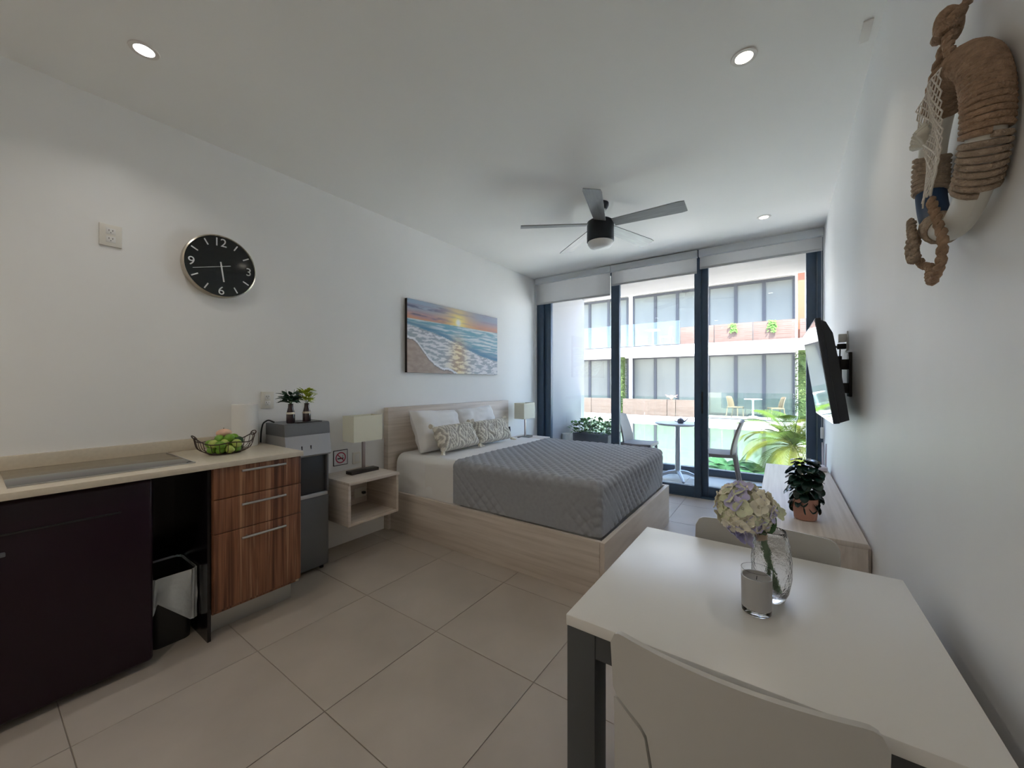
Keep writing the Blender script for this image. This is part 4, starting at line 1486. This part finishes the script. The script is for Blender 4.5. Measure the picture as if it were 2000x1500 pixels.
lx = Vector((0.35, 0.1, 0.93)).normalized()
lz = Vector((0.15, -1, 0.1))
lz = (lz - lx * lz.dot(lx)).normalized()
lm_ = Matrix((lx, lz.cross(lx), lz)).transposed()
piece(lv, 'leaf', hd, (2.872, 1.170, 0.912), lm_.to_euler(), (1.0, 0.9, 1))
cn = thing('candle_glass', 'frosted grey candle in a clear glass tumbler on the table', 'candle', (2.862, 1.097, 0.75))
part(MB().lathe([(0.0005, 0.7505), (0.029, 0.7505), (0.0312, 0.753), (0.0316, 0.7635), (0.0005, 0.7635)], (2.862, 1.097, 0), 40), 'glass_base', 'clear_glass', cn, 60)
part(MB().lathe([(0.0005, 0.764), (0.0316, 0.764), (0.0323, 0.836), (0.0292, 0.8365), (0.029, 0.828), (0.0005, 0.827)], (2.862, 1.097, 0), 40), 'frosted_candle', 'wax_grey', cn, 60)
part(MB().lathe([(0.0310, 0.8366), (0.0323, 0.8366), (0.0326, 0.853), (0.0312, 0.853), (0.0310, 0.8366)], (2.862, 1.097, 0), 40, cap=False), 'glass_rim', 'clear_glass', cn, 60)
part(MB().tube([(2.862, 1.097, 0.8272), (2.863, 1.097, 0.836)], 0.001, 5), 'wick', 'black', cn)

# potted plant on the console
PX, PYp = 3.018, 2.598
pp_ = thing('potted_plant', 'dark glossy-leaved plant in a terracotta pot on the console', 'potted plant', (PX, PYp, 0.57))
part(MB().lathe([(0.0005, 0.5705), (0.044, 0.5705), (0.050, 0.576), (0.054, 0.62), (0.056, 0.685), (0.050, 0.685), (0.048, 0.665), (0.0005, 0.665)], (PX, PYp, 0), 32), 'pot', 'terracotta', pp_)
part(MB().lathe([(0.0005, 0.672), (0.0475, 0.668)], (PX, PYp, 0), 24), 'soil', 'bark', pp_)
for q in range(5):
    a = 2 * PI * q / 5
    part(MB().tube(smooth([(PX, PYp, 0.668), (PX + 0.02 * math.cos(a), PYp + 0.02 * math.sin(a), 0.75), (PX + 0.04 * math.cos(a), PYp + 0.04 * math.sin(a), 0.84)], 4, 2), 0.003, 6), 'stem', 'stem_green', pp_)
lk = leaf_mesh('leaf', 'leaf_deep', 0.062, 0.054, 0.35, 7, 0.3, True)
for q in range(130):
    z = random.uniform(-0.22, 1)
    a = q * 2.39996
    rad = (0.083 - 0.03 * abs(z - 0.35)) * (0.55 + 0.45 * random.random()) * (0.75 if z > 0.85 else 1)
    piece(lk, 'leaf', pp_, (PX + (rad - 0.025) * math.cos(a), PYp + (rad - 0.025) * math.sin(a), 0.69 + z * 0.195),
          (random.uniform(-0.4, 0.4), random.uniform(0.3, 1.0) - 0.75 * z, a + random.uniform(-0.4, 0.4)), (random.uniform(0.7, 1.05),) * 3)

rt = thing('wifi_router', 'pale router with upright antennas at the far end of the console', 'router', (3.17, 4.10, 0.57))
part(MB().box((3.055, 4.04, 0.5705), (3.225, 4.16, 0.612), 0.010, 3), 'case', 'router', rt)
part(MB().tube([(3.212, 4.07, 0.612), (3.214, 4.07, 0.70), (3.216, 4.07, 0.80)], [0.006, 0.006, 0.004], 8), 'antenna', 'router', rt)
part(MB().tube([(3.20, 4.15, 0.612), (3.198, 4.15, 0.70), (3.196, 4.15, 0.80)], [0.006, 0.006, 0.004], 8), 'antenna', 'router', rt)

# ================================================================== BALCONY
BZ = -0.03
rl = thing('balcony_railing', 'frameless glass balcony railing with dark base rail', 'railing', (1.7, 6.18, BZ))
part(MB().box((0.06, 6.14, BZ), (3.315, 6.24, 0.065), 0.003), 'base_rail', 'alu_dark', rl)
for x0, x1 in ((0.065, 1.14), (1.15, 2.22), (2.23, 3.31)):
    part(MB().box((x0, 6.184, 0.066), (x1, 6.196, 1.09)), 'pane', 'rail_glass', rl)


def patio_chair(lab, m_):
    """faces +x"""
    t = thing('patio_chair', lab, 'chair', (0, 0, 0), 'patio chairs')
    g = []
    for i in range(13):
        s = 2 * i / 12 - 1
        row = []
        for j in range(13):
            q = j / 12
            hw = 0.215 - 0.035 * q * q
            row.append((-0.20 - 0.02 * math.sin(PI * q) * 0 - 0.10 * q ** 1.6 + 0.035 * s * s, s * hw, 0.45 + 0.42 * q - 0.02 * s * s * q))
        g.append(row)
    part(MB().shell(g, 0.022), 'backrest', m_, t, 60)
    g = [[(-0.22 + 0.44 * j / 8, (2 * i / 8 - 1) * 0.215, 0.445 - 0.008 * math.sin(PI * j / 8)) for j in range(9)] for i in range(9)]
    part(MB().shell(g, 0.040), 'seat', m_, t, 60)
    for sy in (-1, 1):
        part(MB().tube([(-0.20, sy * 0.19, 0.44), (-0.235, sy * 0.195, 0.2), (-0.275, sy * 0.20, 0.0)], [0.020, 0.018, 0.014], 8), 'leg', m_, t)
        part(MB().tube([(0.19, sy * 0.19, 0.43), (0.20, sy * 0.195, 0.2), (0.205, sy * 0.20, 0.0)], [0.020, 0.018, 0.014], 8), 'leg', m_, t)
    return t


pc1 = patio_chair('taupe woven chair on the balcony, left of the round table', 'wicker')
pc1.location = (1.20, 5.73, BZ)
pc2 = copy_tree(pc1)
pc2['label'] = 'taupe woven chair on the balcony, right of the round table'
pc2.location = (2.24, 5.52, BZ)
pc2.rotation_euler.z = R(183)


def round_table(lab, c, grp):
    x, y, z = c
    t = thing('round_table', lab, 'table', c, grp)
    part(MB().lathe([(0.0005, z + 0.752), (0.295, z + 0.752), (0.305, z + 0.765), (0.300, z + 0.778), (0.0005, z + 0.778)], (x, y, 0), 40), 'tabletop', 'patio_white', t)
    part(MB().lathe([(0.10, z + 0.751), (0.045, z + 0.73), (0.036, z + 0.70), (0.036, z + 0.10), (0.05, z + 0.07)], (x, y, 0), 20), 'column', 'alu_grey', t)
    for k in range(4):
        a = R(25 + 90 * k)
        d = Vector((math.cos(a), math.sin(a), 0))
        pts = [Vector(c) + d * q + Vector((0, 0, h_)) for q, h_ in ((0.03, 0.095), (0.12, 0.085), (0.22, 0.045), (0.29, 0.016))]
        part(MB().tube(pts, [0.030, 0.027, 0.022, 0.016], 8), 'foot', 'alu_grey', t)
    return t


round_table('round white pedestal table on the balcony', (1.735, 5.72, BZ), 'round pedestal tables')
kt = thing('teapot', 'small dark teapot on the round balcony table', 'teapot', (1.79, 5.62, 0.748))
part(MB().lathe([(0.0005, 0.7485), (0.030, 0.7485), (0.044, 0.77), (0.042, 0.80), (0.025, 0.818), (0.0005, 0.822)], (1.79, 5.62, 0), 20), 'body', 'kettle', kt)
part(MB().ball((1.79, 5.62, 0.828), 0.008, 8, 6), 'lid_knob', 'kettle', kt)
part(MB().tube([(1.832, 5.62, 0.775), (1.865, 5.62, 0.80), (1.885, 5.62, 0.825)], [0.010, 0.007, 0.005], 8), 'spout', 'kettle', kt)
part(MB().tube(smooth([(1.752, 5.62, 0.805), (1.715, 5.62, 0.805), (1.715, 5.62, 0.775), (1.750, 5.62, 0.765)], 4, 2), 0.005, 7), 'handle', 'kettle', kt)

pl = thing('planter_box', 'rectangular slate planter with leafy green bush on the balcony', 'planter', (0.46, 5.78, BZ))
part(MB().box((0.17, 5.62, BZ), (0.76, 5.96, 0.50), 0.008), 'box', 'planter', pl)
mb = MB()
for k in range(420):
    a = random.uniform(0, 2 * PI)
    u = random.uniform(-1, 1)
    p = Vector((0.47 + 0.34 * u, 5.79 + random.uniform(-0.20, 0.20), 0.50 + random.uniform(0.0, 0.23) * (1.05 - 0.45 * u * u)))
    if random.random() < 0.12:
        p += Vector((random.choice((-0.04, 0.06)), 0, -0.05))
    L_ = random.uniform(0.06, 0.095)
    d = Vector((math.cos(a), math.sin(a), random.uniform(-0.3, 0.9))).normalized()
    s = d.cross(Vector((0, 0, 1))).normalized() * L_ * 0.32
    m0 = p + d * L_ * 0.5 + Vector((0, 0, 0.008))
    mb.add([(max(q.x, 0.06), q.y, q.z) for q in (p, m0 + s, p + d * L_, m0 - s)], [(0, 1, 2), (0, 2, 3)])
part(mb, 'foliage', 'leaf_mid', pl, 80, kind='stuff')
for k in range(12):
    part(MB().tube([(0.22 + 0.045 * k, 5.79, 0.50), (0.20 + 0.048 * k, 5.79 + 0.03 * math.sin(k), 0.64)], 0.004, 5), 'stem', 'stem_green', pl)
single(MB().lathe([(0.0005, BZ), (0.05, BZ), (0.062, BZ + 0.02), (0.070, 0.50), (0.064, 0.50), (0.058, 0.45), (0.0005, 0.45)], (0.128, 5.50, 0), 24), 'white_pot', 'pot_white',
       'tall pale pot standing beside the slate planter', 'pot', (0.128, 5.50, BZ))

# ================================================================== COURTYARD AND FAR BUILDING
struct(MB().box((-30, 6.41, -3.45), (30, 40, -3.25)), 'ground', 'paving')
PLX, PLY, PLZ = 3.12, 9.3, 0.06
pm = thing('palm_tree', 'sunlit yellow-green palm in the courtyard beyond the railing', 'palm', (PLX, PLY, -3.25))
part(MB().tube(smooth([(PLX + 0.10, PLY, -3.25), (PLX + 0.02, PLY, -1.8), (PLX, PLY, -0.6), (PLX, PLY, PLZ)], 4, 2), [0.075 - 0.0016 * i for i in range(13)], 10), 'trunk', 'bark', pm)
part(MB().tube(smooth([(PLX - 0.05, PLY + 0.1, -3.25), (PLX - 0.10, PLY + 0.06, -1.8), (PLX - 0.08, PLY + 0.04, -0.7), (PLX - 0.03, PLY, -0.1)], 4, 2), 0.045, 8), 'trunk', 'bark', pm)


def frond(base, az, elev, L, m_, droop, leaf_l):
    mb = MB()
    n_ = 40
    pts = []
    for i in range(n_ + 1):
        q = i / n_
        e = elev - droop * q
        if i == 0:
            p = Vector(base)
        else:
            p = pts[-1] + Vector((math.cos(az) * math.cos(e), math.sin(az) * math.cos(e), math.sin(e))) * (L / n_)
        pts.append(p)
    mb.tube(pts, [0.012 * (1 - 0.85 * i / n_) for i in range(n_ + 1)], 5)
    for i in range(3, n_ + 1):
        q = i / n_
        t = (pts[i] - pts[i - 1]).normalized()
        sd_ = t.cross(Vector((0, 0, 1))).normalized()
        up = sd_.cross(t)
        ll = leaf_l * math.sin(PI * (0.18 + 0.70 * q)) + 0.05
        for sg2 in (-1, 1):
            d = (sd_ * sg2 * 0.8 + t * 0.75 + up * 0.15).normalized()
            a0 = pts[i]
            b0 = a0 + d * ll * 0.55 + Vector((0, 0, -0.02))
            c0 = a0 + d * ll + Vector((0, 0, -0.16 * ll - 0.05))
            wv = t * 0.0105
            mb.add([a0 - wv * 0.5, a0 + wv * 0.5, b0 + wv, c0, b0 - wv], [(0, 1, 2, 4), (4, 2, 3)])
    return mb


for k in range(26):
    az = k * 2.39996
    el = R(84 - 3.9 * k)
    part(frond((PLX, PLY, PLZ), az, el, 0.98 + 0.10 * (k % 3), 0, R(75 + 1.3 * k), 0.42), 'frond', 'palm_leaf' if k % 3 else 'palm_yellow', pm, 80)


def bush(nm, lab, c, rx, rz, m_, n_, ll, grp):
    t = thing(nm, lab, 'shrub', (c[0], c[1], -3.25), grp)
    part(MB().tube([(c[0], c[1], -3.25), (c[0], c[1], c[2])], 0.04, 7), 'stem', 'bark', t)
    for k in range(n_):
        az = k * 2.39996
        part(frond((c[0], c[1], c[2]), az, R(70 - 60 * (k / n_)), rx, 0, R(85), ll), 'frond', m_, t, 80)


bush('areca_shrub', 'feathery dark green shrub below the railing, left of the palm trunk', (1.95, 9.4, -0.62), 0.62, 0.5, 'fern', 16, 0.28, 'feathery shrubs in the courtyard')
bush('areca_shrub', 'feathery dark green shrub below the railing, in front of the palm trunk', (2.62, 9.0, -0.60), 0.60, 0.5, 'fern', 16, 0.28, 'feathery shrubs in the courtyard')
bush('areca_shrub', 'feathery dark green shrub below the railing, between palm and window frame', (3.6, 10.6, -0.70), 0.62, 0.5, 'fern', 14, 0.28, 'feathery shrubs in the courtyard')

# ---- far apartment block
FYF, FYW = 17.0, 18.8
ab = thing('apartment_building', 'white apartment block with dark-framed windows across the courtyard', 'building', (0, 19.5, -3.25))
part(MB().box((-12, FYW + 0.06, -3.25), (12, FYW + 4, 5.95)), 'wall', 'facade', ab)
for zt in (5.95, 2.885, -0.10):
    part(MB().box((-12, FYF, zt - 0.38), (12, FYW + 0.06, zt), 0.01), 'balcony_slab', 'facade', ab)
part(MB().box((-12, FYW + 0.07, 5.951), (12, FYW + 4, 6.3)), 'roof', 'facade', ab)


def far_window(x0, x1, z0, z1, mull, pm_):
    f = 0.085
    fb = MB().box((x0, FYW - 0.03, z1 - f * 1.3), (x1, FYW + 0.058, z1)).box((x0, FYW - 0.03, z0), (x1, FYW + 0.058, z0 + f))
    for x in (x0, x1 - f):
        fb.box((x, FYW - 0.03, z0 + f), (x + f, FYW + 0.058, z1 - f * 1.3))
    for x in mull:
        fb.box((x - f * 0.75, FYW - 0.03, z0 + f), (x + f * 0.75, FYW + 0.058, z1 - f * 1.3))
    o = part(fb, 'window_frame', 'far_frame', ab)
    ed = [x0 + f] + [q for x in mull for q in (x - f * 0.75, x + f * 0.75)] + [x1 - f]
    for i in range(0, len(ed), 2):
        part(MB().box((ed[i], FYW + 0.01, z0 + f), (ed[i + 1], FYW + 0.03, z1 - f * 1.3)), 'pane', pm_, o)


for z0, z1, pm_ in ((2.90, 5.52, 'far_pane'), (-0.09, 2.56, 'far_pane'), (-3.2, -0.50, 'far_pane_green')):
    far_window(-6.6, -3.24, z0, z1, (-5.26, -4.24), pm_)
    far_window(-3.02, 0.10, z0, z1, (-1.95, -0.975), pm_)
    far_window(0.28, 3.37, z0, z1, (1.345, 2.344), pm_)
    far_window(3.95, 7.0, z0, z1, (5.0, 6.0), pm_)
    far_window(-10.0, -7.0, z0, z1, (-9.0, -8.0), pm_)
part(MB().box((3.42, FYF + 0.35, 2.886), (3.62, FYF + 0.6, 5.569)), 'timber_post', 'orange_wood', ab)


def parapet(x0, x1, zb, seams):
    e = [x0] + seams + [x1]
    for i in range(len(e) - 1):
        part(MB().box((e[i] + 0.012, FYF + 0.02, zb), (e[i + 1] - 0.012, FYF + 0.14, zb + 0.70), 0.006), 'brick_parapet', 'brick_face', ab)


parapet(-0.50, 3.34, 2.886, [0.75, 2.05])
parapet(3.45, 8.0, 2.886, [5.5])
parapet(-6.6, -3.10, -0.099, [-4.42])
parapet(-2.92, 0.35, -0.099, [-1.02, -0.68])
for x0, x1, zb in ((-4.9, -2.4, 2.886), (-2.38, -0.52, 2.886), (0.40, 1.8, -0.099), (1.82, 3.3, -0.099)):
    part(MB().box((x0, FYF + 0.06, zb), (x1, FYF + 0.075, zb + 1.02)), 'glass_balustrade', 'rail_glass', ab)
part(MB().box((-12, FYF - 0.005, 2.886), (-0.52, FYF + 0.05, 2.92)), 'balustrade_shoe', 'far_frame', ab)
part(MB().box((0.40, FYF - 0.005, -0.099), (3.5, FYF + 0.05, -0.065)), 'balustrade_shoe', 'far_frame', ab)


def leafy_column(x0, x1, y, z0, z1, lab):
    t = thing('green_column', lab, 'creeper', ((x0 + x1) / 2, y, z0), 'creeper-clad columns')
    part(MB().box((x0 + 0.06, y - 0.18, z0), (x1 - 0.06, y + 0.18, z1)), 'column', 'hedge', t)
    mb = MB()
    cx, hx_ = (x0 + x1) / 2, (x1 - x0) / 2
    for k in range(1800):
        a = random.uniform(0, 2 * PI)
        z = random.uniform(z0 + 0.04, z1 - 0.06)
        p = Vector((cx + hx_ * max(-0.9, min(0.9, 1.3 * math.cos(a))), y + 0.24 * max(-0.9, min(0.9, 1.3 * math.sin(a))), z))
        d = Vector((math.cos(a) + random.uniform(-0.6, 0.6), math.sin(a) + random.uniform(-0.6, 0.6), random.uniform(-0.8, 0.4))).normalized() * 0.08
        s = d.cross(Vector((0, 0, 1))) * 0.5
        mb.add([p, p + d * 0.5 + s, p + d, p + d * 0.5 - s], [(0, 1, 2, 3)])
    part(mb, 'creeper', 'hedge', t, 80, kind='stuff')


leafy_column(-3.55, -3.05, 17.75, -0.098, 2.50, 'creeper-clad column between the two left window bays opposite')
leafy_column(3.38, 3.74, 17.75, -0.098, 2.50, 'creeper-clad column right of the windows opposite, behind the palm')


def hanging_plant(x, z, lab, n_=60, ln=0.35):
    mb = MB()
    for k in range(n_):
        p = Vector((x + random.uniform(-0.12, 0.12), FYF - 0.02 + random.uniform(-0.04, 0.0), z + 0.03 - random.uniform(0, ln)))
        d = Vector((random.uniform(-0.5, 0.5), -0.4, -0.6)).normalized() * 0.12
        s = Vector((0.03, 0, 0))
        mb.add([p, p + d * 0.5 + s, p + d, p + d * 0.5 - s], [(0, 1, 2, 3)])
    t = thing('hanging_plant', lab, 'plant', (x, FYF, z - ln), 'trailing plants on the brick parapet')
    part(mb, 'foliage', 'leaf_mid', t, 80, kind='stuff')
    part(MB().tube([(x, FYF + 0.018, z), (x, FYF - 0.03, z + 0.01), (x, FYF - 0.03, z - ln)], 0.01, 5), 'stem', 'stem_green', t)


hanging_plant(1.41, 3.60, 'green plant trailing over the left half of the upper brick parapet')
hanging_plant(2.65, 3.60, 'green plant trailing over the right half of the upper brick parapet', 80, 0.42)

for x, y, z, rz, lab in ((-2.22, 17.75, 2.886, 10, 'tan chair left of the table on the upper balcony opposite'),
                         (-1.22, 17.75, 2.886, 175, 'tan chair right of the table on the upper balcony opposite'),
                         (1.42, 17.7, -0.099, -25, 'tan chair left of the table on the balcony opposite, behind glass'),
                         (2.75, 17.7, -0.099, 200, 'tan chair behind the palm on the balcony opposite')):
    c = copy_tree(pc1)
    c['label'] = lab
    c.location = (x, y, z)
    c.rotation_euler.z = R(rz)
    for o in c.children:
        o.data = o.data.copy() if False else o.data
        o.material_slots[0].link = 'OBJECT'
        o.material_slots[0].material = M['wicker_tan']
round_table('round white table on the upper balcony opposite', (-1.78, 17.75, 2.886), 'round pedestal tables')
round_table('round white table on the balcony opposite beside the palm', (2.02, 17.7, -0.099), 'round pedestal tables')

# bromeliad on the parapet opposite
br = thing('bromeliad', 'reddish spiky plant on the lower brick parapet opposite', 'plant', (-0.85, FYF + 0.08, 0.60))
for k in range(14):
    az = k * 2.4
    part(MB().tube([(-0.85, FYF + 0.08, 0.601), (-0.85 + 0.10 * math.cos(az), FYF + 0.08 + 0.10 * math.sin(az), 0.74), (-0.85 + 0.24 * math.cos(az), FYF + 0.08 + 0.2 * math.sin(az), 0.80 - 0.1 * (k % 2))], [0.02, 0.02, 0.004], 5), 'leaf', 'terracotta', br)
